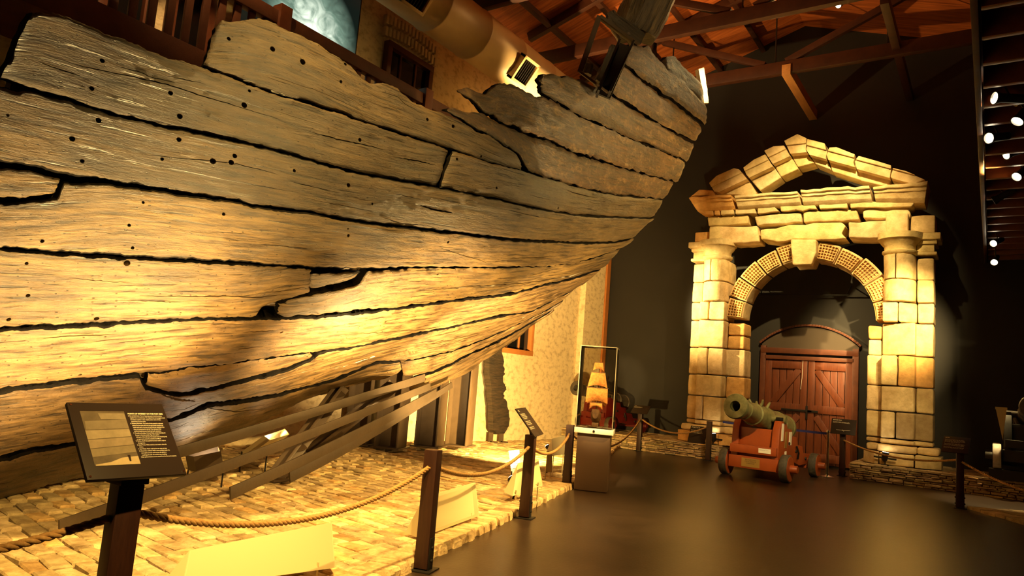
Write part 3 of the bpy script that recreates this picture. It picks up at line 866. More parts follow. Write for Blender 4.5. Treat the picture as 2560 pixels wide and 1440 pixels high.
CRACKS = [([(72, 122), (150, 148), (211, 167), (316, 189), (422, 213), (510, 242), (598, 266), (703, 299)], 2.2), ([(60, 140), (130, 166), (200, 190)], 3.0), ([(12, 162), (90, 178), (180, 196)], 4.0), ([(780, 331), (850, 350), (905, 361), (960, 375)], 2.2),
          ([(995, 394), (1040, 402), (1085, 412), (1110, 418)], 2), ([(352, 385), (440, 395), (532, 402), (600, 412), (690, 435)], 1.6), ([(350, 741), (450, 742), (560, 741), (633, 744), (720, 737)], 2.0),
          ([(1064, 728), (1120, 722), (1187, 716), (1290, 710), (1363, 702), (1440, 686), (1500, 662)], 2.4), ([(1050, 512), (1080, 523), (1130, 532)], 4), ([(900, 832), (980, 832), (1060, 826), (1100, 818)], 1.6),
          ([(1040, 868), (1100, 856), (1180, 838), (1270, 812), (1350, 776)], 1.6), ([(520, 1020), (600, 1030), (660, 1022)], 2.4), ([(700, 905), (760, 897), (830, 884), (960, 866)], 1.8),
          ([(90, 845), (170, 840), (300, 836)], 1.6), ([(390, 985), (440, 1003), (490, 1006)], 5), ([(560, 985), (640, 965), (720, 943), (800, 920)], 2), ([(960, 545), (1010, 560), (1060, 562)], 2),
          ([(1240, 648), (1300, 645), (1390, 640)], 1.4), ([(1100, 620), (1160, 640), (1215, 655)], 1.6), ([(1320, 690), (1400, 670), (1470, 645)], 1.2), ([(1330, 740), (1390, 722), (1440, 702)], 1.4),
          ([(1160, 740), (1250, 722), (1330, 708)], 1.2), ([(1120, 905), (1180, 880), (1260, 842), (1330, 805)], 1.4), ([(985, 897), (1010, 885), (1045, 880)], 6), ([(1010, 880), (1050, 868), (1110, 850)], 2.5)]

def inside(q, top, bot):
    x, y = q
    if not (max(top[0][0], bot[0][0]) + 6 < x < min(top[-1][0], bot[-1][0]) - 6): return False
    yt = np.interp(x, [p[0] for p in top], [p[1] for p in top]); yb = np.interp(x, [p[0] for p in bot], [p[1] for p in bot])
    return yt + 5 < y < yb - 5

def resample(line, n):
    p = np.array(line, float)
    # parameter: arc length, so that steps and notches survive
    d = np.r_[0, np.cumsum(np.hypot(*np.diff(p, axis=0).T))]
    s = np.linspace(0, d[-1], n)
    return np.stack([np.interp(s, d, p[:, 0]), np.interp(s, d, p[:, 1])], -1)

def by_x(line, n):
    p = np.array(line, float)
    x = np.linspace(p[0, 0], p[-1, 0], n)
    return np.stack([x, np.interp(x, p[:, 0], p[:, 1])], -1)

hx_seed = 0
def plank(name, top, bot, tone, inset, thick=0.10):
    global hx_seed
    hx_seed += 1
    ln = max(top[-1][0] - top[0][0], bot[-1][0] - bot[0][0])
    n = int(max(14, min(300, ln / 5)))
    T = by_x(top, n); B = by_x(bot, n)
    T0, B0 = T.copy(), B.copy()
    D = hull_depth((T[:, 0] + B[:, 0]) / 2, (T[:, 1] + B[:, 1]) / 2)
    g = (0.0065 if hx_seed < 10 else 0.009) * FPX / D
    hgt = np.maximum(np.abs(B[:, 1] - T[:, 1]), 1)
    g = np.minimum(g, hgt * .22)
    # ragged edges
    for i in range(n):
        s = i * 0.011 * ln / n * D[i] / 5.0
        a = noise.noise(Vector((s * 2.2, hx_seed * 7.3, 0))) + .6 * noise.noise(Vector((s * 7, hx_seed * 3.1, 5))) + .22 * noise.noise(Vector((s * 19, hx_seed, 9)))
        b = noise.noise(Vector((s * 2.2, hx_seed * 5.7, 20))) + .6 * noise.noise(Vector((s * 7, hx_seed * 2.3, 25))) + .22 * noise.noise(Vector((s * 19, hx_seed, 29)))
        k = min((.034 if 3 <= hx_seed <= 8 else .014) * FPX / D[i], hgt[i] * .12)
        T[i, 1] += g[i] + max(-.5, a) * k
        B[i, 1] -= g[i] + max(-.5, b) * k
    wmax = float(hgt.max())
    m = int(max(7, min(22, wmax / 9)))
    tt = np.linspace(0, 1, m)
    tt = .5 - .5 * np.cos(tt * math.pi) if m > 9 else tt
    tt = tt * .6 + np.linspace(0, 1, m) * .4
    X = T[:, None, 0] * (1 - tt) + B[:, None, 0] * tt
    Y = T[:, None, 1] * (1 - tt) + B[:, None, 1] * tt
    # ragged ends
    for j in range(m):
        for i_, sg in ((0, 1), (n - 1, -1)):
            e = noise.noise(Vector((tt[j] * 6, hx_seed * 1.7, i_))) * .02 * FPX / D[i_]
            X[i_, j] += e
    P = hull_pt(X, Y)
    # outward normals
    du = hull_pt(X + 3, Y) - hull_pt(X - 3, Y); dv = hull_pt(X, Y + 3) - hull_pt(X, Y - 3)
    Nn = np.cross(du, dv); Nn /= np.linalg.norm(Nn, axis=-1, keepdims=True) + 1e-9
    toc = CAM - P
    sg = np.sign((Nn * toc).sum(-1).mean())
    Nn = Nn * sg
    # smooth the normal field so that the back of the plank is clean
    Nb = Nn.mean(axis=1, keepdims=True) * .6 + Nn * .4
    Nb /= np.linalg.norm(Nb, axis=-1, keepdims=True)
    U = np.zeros((n, m)); Vv = np.zeros((n, m))
    U[1:] = np.cumsum(np.linalg.norm(np.diff(P, axis=0), axis=-1), axis=0)
    U = np.repeat(U.mean(1, keepdims=True), m, 1) + hx_seed * 3.3
    Vv[:, 1:] = np.cumsum(np.linalg.norm(np.diff(P, axis=1), axis=-1), axis=1)
    # grain coordinate: measured down from a smoothed line so that chips and notches do not bend it
    ky = max(3, n // 12)
    ker = np.ones(2 * ky + 1) / (2 * ky + 1)
    mids = np.convolve(np.pad(.5 * (T0[:, 1] + B0[:, 1]), ky, mode='edge'), ker, 'valid')
    Dk = np.convolve(np.pad(D, ky, mode='edge'), ker, 'valid')
    wd = 1.15 * (Y - mids[:, None]) / FPX * Dk[:, None]
    Wg = wd + hx_seed * 1.9
    Vv += hx_seed * 1.9
    wid = Vv[:, -1:] - Vv[:, :1]
    fr = np.empty_like(P)
    for i in range(n):
        for j in range(m):
            u, v = U[i, j], Wg[i, j]
            d = .016 * noise.noise(Vector((u * 1.1, v * 2.5, hx_seed)))
            d += .010 * noise.noise(Vector((u * 3.5, v * 11, hx_seed)))
            d += .005 * noise.noise(Vector((u * 11, v * 28, 3)))
            e = min(tt[j], 1 - tt[j]) * wid[i, 0]
            d -= .020 * math.exp(-(e / .014))
            ee = min(U[i, j] - U[0, j], U[-1, j] - U[i, j])
            d -= .02 * math.exp(-(ee / .03))
            fr[i, j] = P[i, j] + Nb[i, j] * (d + inset)
    tk = thick * np.clip(wid / .22, .15, 1.0)[:, :, None]
    bk = P - Nb * tk + Nb * inset
    off = np.array(wloc(hull))
    vs = np.concatenate([fr.reshape(-1, 3), bk.reshape(-1, 3)]) - off
    q = n * m
    fs = []
    for i in range(n - 1):
        for j in range(m - 1):
            a, b, c, d_ = i * m + j, (i + 1) * m + j, (i + 1) * m + j + 1, i * m + j + 1
            fs.append((a, b, c, d_)); fs.append((q + d_, q + c, q + b, q + a))
    for i in range(n - 1):
        a, b = i * m, (i + 1) * m
        fs.append((b, a, q + a, q + b))
        a, b = i * m + m - 1, (i + 1) * m + m - 1
        fs.append((a, b, q + b, q + a))
    for j in range(m - 1):
        a, b = j, j + 1
        fs.append((a, b, q + b, q + a))
        a, b = (n - 1) * m + j, (n - 1) * m + j + 1
        fs.append((b, a, q + a, q + b))
    me = bpy.data.meshes.new(name)
    me.from_pydata(vs.tolist(), [], fs)
    uvl = me.uv_layers.new(name='UVMap')
    li = np.empty(len(me.loops), dtype=np.int64); me.loops.foreach_get('vertex_index', li)
    uvs = np.stack([np.tile(U.reshape(-1), 2), np.tile(Wg.reshape(-1), 2)], -1)
    uvl.data.foreach_set('uv', uvs[li].astype(np.float32).ravel())
    me.materials.append(OAKCRUST if 3 <= hx_seed <= 8 else OAK)
    # the caulked edges are smeared with pitch
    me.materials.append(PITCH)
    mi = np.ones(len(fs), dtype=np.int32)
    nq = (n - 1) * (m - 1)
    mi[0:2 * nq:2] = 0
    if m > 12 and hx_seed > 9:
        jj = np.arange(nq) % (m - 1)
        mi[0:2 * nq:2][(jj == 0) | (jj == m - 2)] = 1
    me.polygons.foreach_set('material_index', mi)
    bm = bmesh.new(); bm.from_mesh(me); bmesh.ops.recalc_face_normals(bm, faces=bm.faces); vol0 = abs(bm.calc_volume()); bm.to_mesh(me); bm.free()
    o = bpy.data.objects.new(name, me); COL.objects.link(o); o.parent = hull
    if hx_seed >= 16: tone *= 1.4
    if hx_seed < 11: tone *= .66
    o.color = (tone * 1.5, tone * 1.05, tone * .68, 1) if 3 <= hx_seed <= 8 else (tone * 1.04, tone, tone * (1.1 if hx_seed >= 16 else .88), 1)
    # bolt holes and splits are cut out of the timber
    cutm = MB()
    for (hx_, hy_, r_) in HOLES:
        if inside((hx_, hy_), top, bot):
            c = hull_pt([hx_], [hy_])[0]; Dd = float(hull_depth([hx_], [hy_])[0])
            k = np.argmin(((P - c) ** 2).sum(-1)); nn = Nb.reshape(-1, 3)[k]
            rr = r_ / FPX * Dd
            cutm.lathe([(-.055, rr * .7), (-.02, rr * .85), (.06, rr * 1.05)], c + nn * inset - off, nn, 10)
    for line, wd in CRACKS:
        if all(inside(p_, top, bot) for p_ in line[1:-1]) and len(line) > 2:
            L_ = resample(line, max(8, int(len(line) * 7)))
            ok = [p_ for p_ in L_ if inside(p_, top, bot)]
            if len(ok) < 5: continue
            vs2, fs2 = [], []
            for i, p_ in enumerate(ok):
                jx = 1.6 * noise.noise(Vector((i * .6, line[0][0], 1))) + 1.3 * noise.noise(Vector((i * 1.7, line[0][1], 2)))
                c = hull_pt([p_[0]], [p_[1] + jx])[0]
                c2 = hull_pt([p_[0]], [p_[1] + jx + 1])[0]
                k = np.argmin(((P - c) ** 2).sum(-1)); nn = Nb.reshape(-1, 3)[k]
                dn = (c2 - c)
                f_ = math.sin(math.pi * (i + .35) / (len(ok) - .3)) ** .5 * wd * (1 + .7 * noise.noise(Vector((i * .9, line[0][0], 7))))
                f_ = max(f_, .3)
                c = c + nn * inset - off
                vs2 += [c + nn * .05 - dn * f_ * 1.3, c + nn * .05 + dn * f_ * 1.3, c - nn * .045]
            k = len(ok)
            for i in range(k - 1):
                for a in range(3):
                    b = (a + 1) % 3
                    fs2.append((i * 3 + a, i * 3 + b, i * 3 + 3 + b, i * 3 + 3 + a))
            fs2 += [(0, 2, 1), (k * 3 - 3, k * 3 - 2, k * 3 - 1)]
            cutm.add(vs2, fs2)
    rq = random.Random(hx_seed * 31)
    for _ in range(0 if 3 <= hx_seed <= 8 else int(ln / 150)):
        f_t = rq.uniform(.16, .84); x0_ = rq.uniform(top[0][0], top[-1][0] - 40); L_ = rq.uniform(45, 190); wdk = rq.uniform(.5, 1.7)
        dr = rq.uniform(-.05, .05)
        pts_ = []
        for k_ in range(int(L_ / 7) + 3):
            xx = x0_ + L_ * k_ / (int(L_ / 7) + 2)
            yt = np.interp(xx, [p[0] for p in top], [p[1] for p in top]); yb = np.interp(xx, [p[0] for p in bot], [p[1] for p in bot])
            q_ = (xx, yt + (yb - yt) * (f_t + dr * k_ * 7 / L_))
            if inside(q_, top, bot) and all((q_[0] - h_[0]) ** 2 + (q_[1] - h_[1]) ** 2 > 200 for h_ in HOLES): pts_.append(q_)
            elif pts_: break
        if len(pts_) < 6: continue
        vs2, fs2 = [], []
        for i, p_ in enumerate(pts_):
            jx = 1.5 * noise.noise(Vector((i * .5, x0_, 1))) + 1.2 * noise.noise(Vector((i * 1.5, x0_, 2)))
            c, c2 = hull_pt([p_[0], p_[0]], [p_[1] + jx, p_[1] + jx + 1])
            nn = Nb.reshape(-1, 3)[np.argmin(((P - c) ** 2).sum(-1))]
            f_ = max(.22, math.sin(math.pi * (i + .35) / (len(pts_) - .3)) ** .6 * wdk * (1 + .8 * noise.noise(Vector((i * .8, x0_, 7)))))
            dn = c2 - c; c = c + nn * inset - off
            vs2 += [c + nn * .05 - dn * f_ * 1.3, c + nn * .05 + dn * f_ * 1.3, c - nn * .035]
        k = len(pts_)
        for i in range(k - 1):
            for a in range(3):
                b = (a + 1) % 3
                fs2.append((i * 3 + a, i * 3 + b, i * 3 + 3 + b, i * 3 + 3 + a))
        fs2 += [(0, 2, 1), (k * 3 - 3, k * 3 - 2, k * 3 - 1)]
        cutm.add(vs2, fs2)
    if cutm.v:
        co = cutm.build('cutter', OAKDARK)
        md = o.modifiers.new('cut', 'BOOLEAN'); md.operation = 'DIFFERENCE'; md.object = co; md.solver = 'EXACT'; md.use_self = True
        co.location = o.matrix_world.translation if False else wloc(hull)
        bpy.context.view_layer.update()
        dg = bpy.context.evaluated_depsgraph_get()
        nm = bpy.data.meshes.new_from_object(o.evaluated_get(dg))
        o.modifiers.clear()
        bm = bmesh.new(); bm.from_mesh(nm); vol1 = abs(bm.calc_volume()); bm.free()
        if len(nm.vertices) > len(me.vertices) * .8 and .94 * vol0 < vol1 < 1.01 * vol0:
            o.data = nm; nm.name = name
        bpy.data.objects.remove(co)
    me = o.data
    for p_ in me.polygons: p_.use_smooth = True
    try: me.set_sharp_from_angle(angle=math.radians(50))
    except Exception: pass
    return o
for pl in PLANKS: plank(*pl)

# inner skin of planking behind the seams
T = resample([(70, 130), (500, 205), (560, 120), (690, 100), (800, 150), (890, 215), (1010, 262), (1130, 325), (1300, 300), (1400, 290), (1530, 240), (1590, 190), (1630, 225), (1675, 280)], 110)
B = resample([(-120, 1270), (0, 1225), (225, 1165), (400, 1105), (600, 1055), (760, 985), (900, 940), (1060, 915), (1180, 870), (1300, 775), (1400, 690), (1490, 580), (1560, 470), (1640, 350)], 110)
tt = np.linspace(0, 1, 26)
X = T[:, None, 0] * (1 - tt) + B[:, None, 0] * tt; Y = T[:, None, 1] * (1 - tt) + B[:, None, 1] * tt
P = hull_pt(X, Y)
du = np.gradient(P, axis=0); dv = np.gradient(P, axis=1); Nn = np.cross(du, dv); Nn /= np.linalg.norm(Nn, axis=-1, keepdims=True)
Nn *= np.sign((Nn * (CAM - P)).sum(-1).mean())
def shell(name, Pa, Na, o1, o2, m_):
    n, m = Pa.shape[:2]
    b = MB(); q = n * m
    vs = np.concatenate([(Pa - Na * o1).reshape(-1, 3), (Pa - Na * o2).reshape(-1, 3)])
    fs = []
    for i in range(n - 1):
        for j in range(m - 1):
            a, b_, c, d_ = i * m + j, (i + 1) * m + j, (i + 1) * m + j + 1, i * m + j + 1
            fs.append((a, b_, c, d_)); fs.append((q + d_, q + c, q + b_, q + a))
    for i in range(n - 1):
        for e in (0, m - 1): fs.append((i * m + e, (i + 1) * m + e, q + (i + 1) * m + e, q + i * m + e))
    for j in range(m - 1):
        for e in (0, (n - 1) * m): fs.append((e + j, e + j + 1, q + e + j + 1, q + e + j))
    b.add(vs, fs)
    return b.build(name, m_, hull, smooth=60)
shell('inner_planking', P, Nn, .15, .22, OAKDARK)
# frame timbers inside
for k in (8, 22, 36, 50, 64, 78):
    shell('frame_timber', P[k:k + 4, 1:-2], Nn[k:k + 4, 1:-2], .22, .42, OAKDARK)

# stern timbers on top, the transom end coloured lamplit white and their steel brackets
def log(name, a, b, w0, w1, h0, h1, m_, tone=1.0, n=14):
    a, b = V(a), V(b); d = (b - a).normalized()
    x = d.cross(Vector((0, 0, 1))).normalized(); z = x.cross(d)
    vs, fs = [], []
    sd = random.uniform(0, 99)
    k = 12
    for i in range(n):
        f = i / (n - 1); c = a.lerp(b, f)
        ww, hh = (w0 + (w1 - w0) * f) / 2, (h0 + (h1 - h0) * f) / 2
        if i in (0, n - 1): ww *= .88; hh *= .88
        for j in range(k):
            an = 2 * math.pi * (j + .5) / k
            cx, cz = math.cos(an), math.sin(an)
            s_ = max(abs(cx), abs(cz)) ** .75
            p = c + x * (cx / s_ * ww) + z * (cz / s_ * hh)
            p += (p - c).normalized() * (.035 * noise.noise(p * 3 + Vector((sd, 0, 0))) + .02 * noise.noise(p * 9 + Vector((sd, 0, 0))))
            if i in (0, n - 1): p += d * .05 * noise.noise(p * 5 + Vector((sd, 3, 0)))
            vs.append(p)
    for i in range(n - 1):
        for j in range(k):
            j2 = (j + 1) % k
            fs.append((i * k + j, (i + 1) * k + j, (i + 1) * k + j2, i * k + j2))
    fs += [tuple(range(k)), tuple(range(n * k - 1, (n - 1) * k - 1, -1))]
    b_ = MB(); b_.add(vs, fs)
    def uvf(me):
        u = me.uv_layers.new(name='UVMap'); off = wloc(hull)
        for l in me.loops:
            q = me.vertices[l.vertex_index].co + off - a
            u.data[l.index].uv = (q.dot(d), q.dot(z) + q.dot(x) + sd)
    o = b_.build(name, m_, hull, smooth=50, uv=uvf)
    o.color = (tone, tone, tone, 1)
    return o
log('stern_timber', hd(1608, 92, 9.6), hd(1680, -70, 9.6), .36, .50, .40, .40, OAK, .9)
log('stern_timber', hd(1562, 84, 9.75), hd(1612, -60, 9.9), .28, .34, .30, .34, OAK, .85)
log('stern_timber', hd(1520, 45, 9.45), hd(1600, 104, 9.55), .16, .24, .16, .2, OAK, .5)
log('stern_timber', hd(1526, 34, 9.5), hd(1562, 100, 9.5), .12, .2, .14, .18, OAK, .9)
log('stern_timber', hd(1512, 215, 9.2), hd(1540, 120, 9.2), .26, .16, .3, .2, OAK, .5)
log('timber_stump', hd(1466, 192, 8.9), hd(1469, 160, 8.9), .13, .12, .13, .12, OAK, .9, 8)
log('timber_splinter', hd(1632, 150, 10.2), hd(1638, 106, 10.2), .09, .05, .1, .05, OAK, .8, 8)
log('transom_timber', hd(1765, 260, 11.2), hd(1749, 174, 11.2), .08, .26, .10, .12, LITEND, 1, 14)
m = MB(); m.bar(hd(1499, 40, 9.05), hd(1450, 180, 8.75), .07, .02, F0); m.bar(hd(1499, 42, 9.05), hd(1592, 112, 9.3), .06, .05)
m.bar(hd(1450, 180, 8.75), hd(1520, 232, 8.6), .06, .03)
m.build('steel_bracket', STEEL, hull, bevel=.004)
m = MB()
a_, b_ = V(hd(1564, 108, 8.75)), V(hd(1508, 236, 8.55))
for s_ in (-1, 1):
    m.bar(a_ + V(R0) * s_ * .09, b_ + V(R0) * s_ * .07, .03, .16, F0)
m.bar(a_ + V(F0) * .06, b_ + V(F0) * .06, .2, .03, F0)
m.build('steel_channel', IRON, hull, bevel=.004)

# ================================================================== STEEL SUPPORT UNDER THE HULL
cr = thing('steel_cradle', 'brown steel straps and raking props carrying the hull down to the brick bed', 'support frame', hz(690, 1204, .1))
def strap(pts, wd=.115, th=.02):
    m = MB(); P_ = [V(hd(*p)) for p in pts]
    n = len(P_); vs, fs = [], []
    for i, p in enumerate(P_):
        t = (P_[min(i + 1, n - 1)] - P_[max(i - 1, 0)]).normalized()
        up = (Vector((0, 0, 1)) - t * t.z).normalized()
        nn = t.cross(up)
        for sy, sz in ((-1, -1), (1, -1), (1, 1), (-1, 1)):
            vs.append(p + up * (sz * wd / 2) + nn * (sy * th / 2))
    for i in range(n - 1):
        for j in range(4): fs.append((i * 4 + j, i * 4 + (j + 1) % 4, i * 4 + 4 + (j + 1) % 4, i * 4 + 4 + j))
    fs += [(3, 2, 1, 0), (n * 4 - 4, n * 4 - 3, n * 4 - 2, n * 4 - 1)]
    m.add(vs, fs); return m.build('strap', STRAPM, cr, bevel=.004)
def lerpD(a, b, n=8, bow=0):
    r = []
    for i in range(n + 1):
        f = i / n
        iD = (1 / a[2]) * (1 - f) + (1 / b[2]) * f
        r.append((a[0] + (b[0] - a[0]) * f, a[1] + (b[1] - a[1]) * f + bow * 4 * f * (1 - f), 1 / iD))
    return r
strap(lerpD((300, 1172, 7.0), (1062, 944, 11.4), bow=4), .12)
strap(lerpD((147, 1318, 5.85), (1075, 966, 11.5), bow=6), .115)
strap(lerpD((575, 1233, 7.7), (1090, 982, 11.6), bow=7), .13)
strap(lerpD((724, 1194, 8.9), (1080, 990, 11.6), bow=8), .13)
strap(lerpD((960, 1058, 10.6), (1130, 962, 12.0), bow=5), .10)
def prop(foot, top, wd):
    a, b = V(foot), V(top)
    m = MB(); m.bar(a, b, wd, .03, (-.6, .75, .2)); m.bar(a, b, .04, wd * .8, (-.6, .75, .2)); m.build('prop', STEEL, cr, bevel=.004)
    m = MB(); m.box(a + Vector((0, 0, .0)), (.30, .24, .03)); m.build('base_plate', STEEL, cr, bevel=.004)
    d = b - a
    for f in (.3, .66, .9):
        c = a + d * f
        m = MB(); m.prism([(0, -.12), (.14, 0), (0, .12)], c, R0, d.normalized(), F0, .02); m.build('gusset', STEEL, cr)
prop(hz(685, 1198, .11), hd(856, 966, 10.7), .22)
prop(hz(770, 1135, .18), hd(985, 962, 11.5), .22)

# H-section columns between hull and wall
HC = [(1146, 1114, 'rightmost dark steel column behind the hull, nearest the leaning timber fragment'), (1072, 1116, 'second steel column from the leaning timber fragment'),
      (975, 1119, 'third steel column from the leaning timber fragment'), (900, 1110, 'fourth steel column, half hidden behind the raking straps'), (825, 1100, 'leftmost steel column, showing only in the gap behind the raking prop')]
HCT = [927, 975, 1000, 975, 985]
hc0 = None
for k, (px, py, lab) in enumerate(HC):
    P_ = hz(px, py, .17)
    Dk = float(np.dot(P_, F0))
    top = float(hd(px + 28, 925, Dk)[2])
    if hc0 is None:
        hc0 = thing('steel_column', lab, 'column', P_, 'steel columns behind the hull')
        H_ = 2.35
        r = Matrix.Rotation(math.radians(20), 3, 'Z')
        base = V(P_)
        for sx in (-1, 1):
            m = MB(); m.box(base + r @ Vector((sx * .21, 0, H_ / 2)), (.03, .44, H_), r); m.build('flange', STEEL, hc0, bevel=.003)
        m = MB(); m.box(base + Vector((0, 0, H_ / 2)), (.40, .03, H_), r); m.build('web', STEEL, hc0, bevel=.003)
        m = MB(); m.box(base + Vector((0, 0, .01)), (.56, .56, .03), r); m.build('base_plate', STEEL, hc0, bevel=.003)
    else:
        c = dup(hc0); c.location = V(P_); c['label'] = lab

# ================================================================== STONE PORTICO
PY = 18.3
portico = thing('stone_portico', 'tall sandstone portico with a pediment and a lattice-carved arch standing against the dark wall', 'portico', (-3.86, PY + .4, PLAT_H))
rs = random.Random(21)
def tone(kind=None):
    if kind == 'orange': return (1.0, .72, .42)
    if kind == 'dark': return (.55, .50, .45)
    if kind == 'grey': return (.92, .95, .98)
    k = rs.uniform(.88, 1.05)
    return (k, k * rs.uniform(.93, 1.0), k * rs.uniform(.80, .95))
def zc_(px, py): return float(hy(px, py, PY)[2])
def xc_(px, py): return float(hy(px, py, PY)[0])
# column rows: shared heights per pier; xs in metres
def block(x0, x1, z0, z1, prof, name='stone_block', kind=None, back=None, bev=.042):
    """block of the pier: plan outline follows the pier's stepped front, extruded upward, edges worn round"""
    g = .011
    x0 += g; x1 -= g; z0 += g; z1 -= g
    pts = [(x0, prof(x0 + 1e-3))]
    n = 14
    brk = [b for b in BRK if x0 + .02 < b < x1 - .02]
    xs = sorted([x0 + (x1 - x0) * i / n for i in range(1, n)] if ROUND else sum([[b - 1e-3, b + 1e-3] for b in brk], []))
    for x in xs: pts.append((x, prof(x)))
    pts.append((x1, prof(x1 - 1e-3)))
    yb = back if back is not None else PY + .72
    pts += [(x1, yb), (x0, yb)]
    m = MB()
    m.prism([(p[0], p[1]) for p in pts], (0, 0, z0), (1, 0, 0), (0, 1, 0), (0, 0, 1), z1 - z0)
    return m.build(name, STONE, portico, bevel=bev, seg=3, smooth=50, sub=1, jitter=.012, color=tone(kind))
BRK, ROUND = [], False
def pier(side):
    global BRK, ROUND
    # outer edge, pilaster/column crease, column/jamb crease, inner edge (x in metres at the portico plane)
    if side < 0: xo, xa, xb, xi = -6.64, -6.33, -5.66, -5.19
    else: xo, xa, xb, xi = -1.07, -1.42, -2.09, -2.42
    f_col, f_pil, f_jam = PY - .16, PY + .10, PY + .14
    lo, hi = min(xa, xb), max(xa, xb)
    def prof(x):
        if lo < x < hi: return f_col
        return f_pil if (x < lo) == (side < 0) else f_jam
    BRK = [lo, hi]
    ROUND = False
    if side < 0:
        zz = [zc_(1785, y) for y in (1108, 1052, 992, 938, 870, 801, 755, 705, 651)]
        rows = [
            [(xo, xa + .2), (xa + .2, xi + .02)],
            [(xo, xb + .0), (xb, xi + .02, 'orange')],
            [(xo, xa + .27), (xa + .27, xi)],
            [(xo, xb)],
            [(xo, xa + .25), (xa + .25, xb)],
        ]
        jam = [(zc_(1840, 872), zc_(1840, 838), 'orange'), (zc_(1840, 838), zc_(1840, 806), 'orange')]
    else:
        zz = [zc_(2245, y) for y in (1165, 1098, 1030, 966, 889, 807, 756, 700, 638)]
        rows = [
            [(xi, xb, None), (xb, xb + .30, None), (xb + .30, xo, 'dark')],
            [(xi, xb), (xb, xa), (xa, xo)],
            [(xi, xb + .33), (xb + .33, xo, 'orange')],
            [(xb - .02, xo)],
            [(xb, xb + .33), (xb + .33, xa + .02), (xa + .02, xo)],
        ]
        jam = [(zc_(2188, 888), zc_(2188, 847), None), (zc_(2188, 847), zc_(2188, 812), 'orange')]
    # base: plinth + torus mouldings
    zb0, zb1 = PLAT_H + .02, zz[1]
    ex = .16
    m0 = zb0 + (zb1 - zb0) * .48
    a, b = (xo - ex, xi + .02) if side < 0 else (xi - .02, xo + ex)
    for (u0, u1) in ((a, (lo + hi) / 2 if side < 0 else lo), ((lo + hi) / 2 if side < 0 else lo, hi + .02), (hi + .02, b)):
        if u1 - u0 > .1:
            BRK = [lo - .08, hi + .08]
            block(u0, u1, zb0, m0, lambda x: prof(min(max(x, lo + .01), hi - .01)) - .16 if lo - .1 < x < hi + .1 else f_pil - .14, 'base_stone', None if side > 0 else 'orange')
    for (u0, u1) in ((a + .04, lo - .02), (lo - .06, hi + .06), (hi + .02, b - .04)):
        if u1 - u0 > .1:
            BRK = []
            block(u0, u1, m0, m0 + (zb1 - m0) * .6, lambda x: (f_col - .10) if lo - .1 < (u0 + u1) / 2 < hi + .1 else f_pil - .08, 'torus_stone', bev=.06)
    BRK = [lo, hi]
    z_start = m0 + (zb1 - m0) * .6
    hts = [z_start] + zz[2:]
    block(min(xo, xi), max(xo, xi), z_start, zz[1] + .001, prof) if zz[1] - z_start > .08 else None
    hts = [zz[1]] + zz[2:]
    for r_, row in enumerate(rows):
        if r_ + 1 >= len(hts): break
        for it in row:
            x0, x1 = min(it[0], it[1]), max(it[0], it[1])
            block(x0, x1, hts[r_], hts[r_ + 1], prof, kind=it[2] if len(it) > 2 else None)
    # jamb stones under the arch
    for z0, z1, k in jam:
        if side < 0: block(xb, xi - .03, z0, z1, prof, kind=k)
        else: block(xi + .02, xb - .02, z0, z1, prof, kind=k)
    # upper shaft: round engaged column with pilaster behind
    zu = hts[len(rows)]
    zcap = zz[-1]
    xm, rad = (lo + hi) / 2, (hi - lo) / 2
    ROUND = True
    def rprof(x): 
        t = max(0.0, 1 - ((x - xm) / rad) ** 2)
        return f_pil + .05 - .42 * math.sqrt(t)
    nz_ = [zu] + [z for z in zz[len(rows) + 1:-1]] + [zcap]
    nz_ = sorted(set(round(z, 3) for z in nz_))
    for i in range(len(nz_) - 1):
        if i % 2 == 0: block(lo, hi, nz_[i], nz_[i + 1], rprof)
        else:
            s_ = lo + (hi - lo) * .42
            block(lo, s_, nz_[i], nz_[i + 1], rprof); block(s_, hi, nz_[i], nz_[i + 1], rprof)
        ROUND = False; BRK = []
        p0, p1 = (xo, lo) if side < 0 else (hi, xo)
        block(p0, p1, nz_[i], nz_[i + 1] - (.06 if i % 2 else -.02), lambda x: f_pil)
        ROUND = True
    ROUND = False; BRK = []
    # capitals
    ztop = zc_(1797, 603) if side < 0 else zc_(2240, 585)
    hcap = ztop - zcap
    m = MB()
    pr = [(0, rad * .98), (hcap * .1, rad * 1.12), (hcap * .18, rad * 1.12), (hcap * .22, rad * .98), (hcap * .42, rad * 1.0), (hcap * .55, rad * 1.2), (hcap * .72, rad * 1.34), (hcap * .73, rad * 1.42), (hcap, rad * 1.45)]
    m.lathe(pr, (xm, f_pil + .02, zcap), (0, 0, 1), 28)
    m.build('capital', STONE, portico, smooth=50, jitter=.018, color=tone())
    px_ = (xo + lo) / 2 if side < 0 else (xo + hi) / 2
    pw = abs(xo - (lo if side < 0 else hi))
    m = MB()
    for z0, z1, e in ((0, .14, .05), (.14, .5, .0), (.5, .7, .05), (.7, 1, .12)):
        m.box((px_ - .0, PY + .38, zcap + hcap * (z0 + z1) / 2), (pw + 2 * e, .62 + e * 1.5, hcap * (z1 - z0)))
    m.build('pilaster_capital', STONE, portico, bevel=.02, smooth=50, jitter=.012, color=tone())
    # blocks over the capital
    z2 = ztop + (.40 if side < 0 else .44)
    if side < 0:
        block(xo, xo + .42, ztop, z2 - .1, lambda x: PY + .08, kind='orange'); block(xo + .43, xo + .82, ztop, z2, lambda x: PY - .06)
    else:
        block(xo - .98, xo - .5, ztop + .0, z2 + .04, lambda x: PY - .08); block(xo - .49, xo + .02, ztop, z2, lambda x: PY + .08)
    return ztop
zt_l = pier(-1)
zt_r = pier(1)

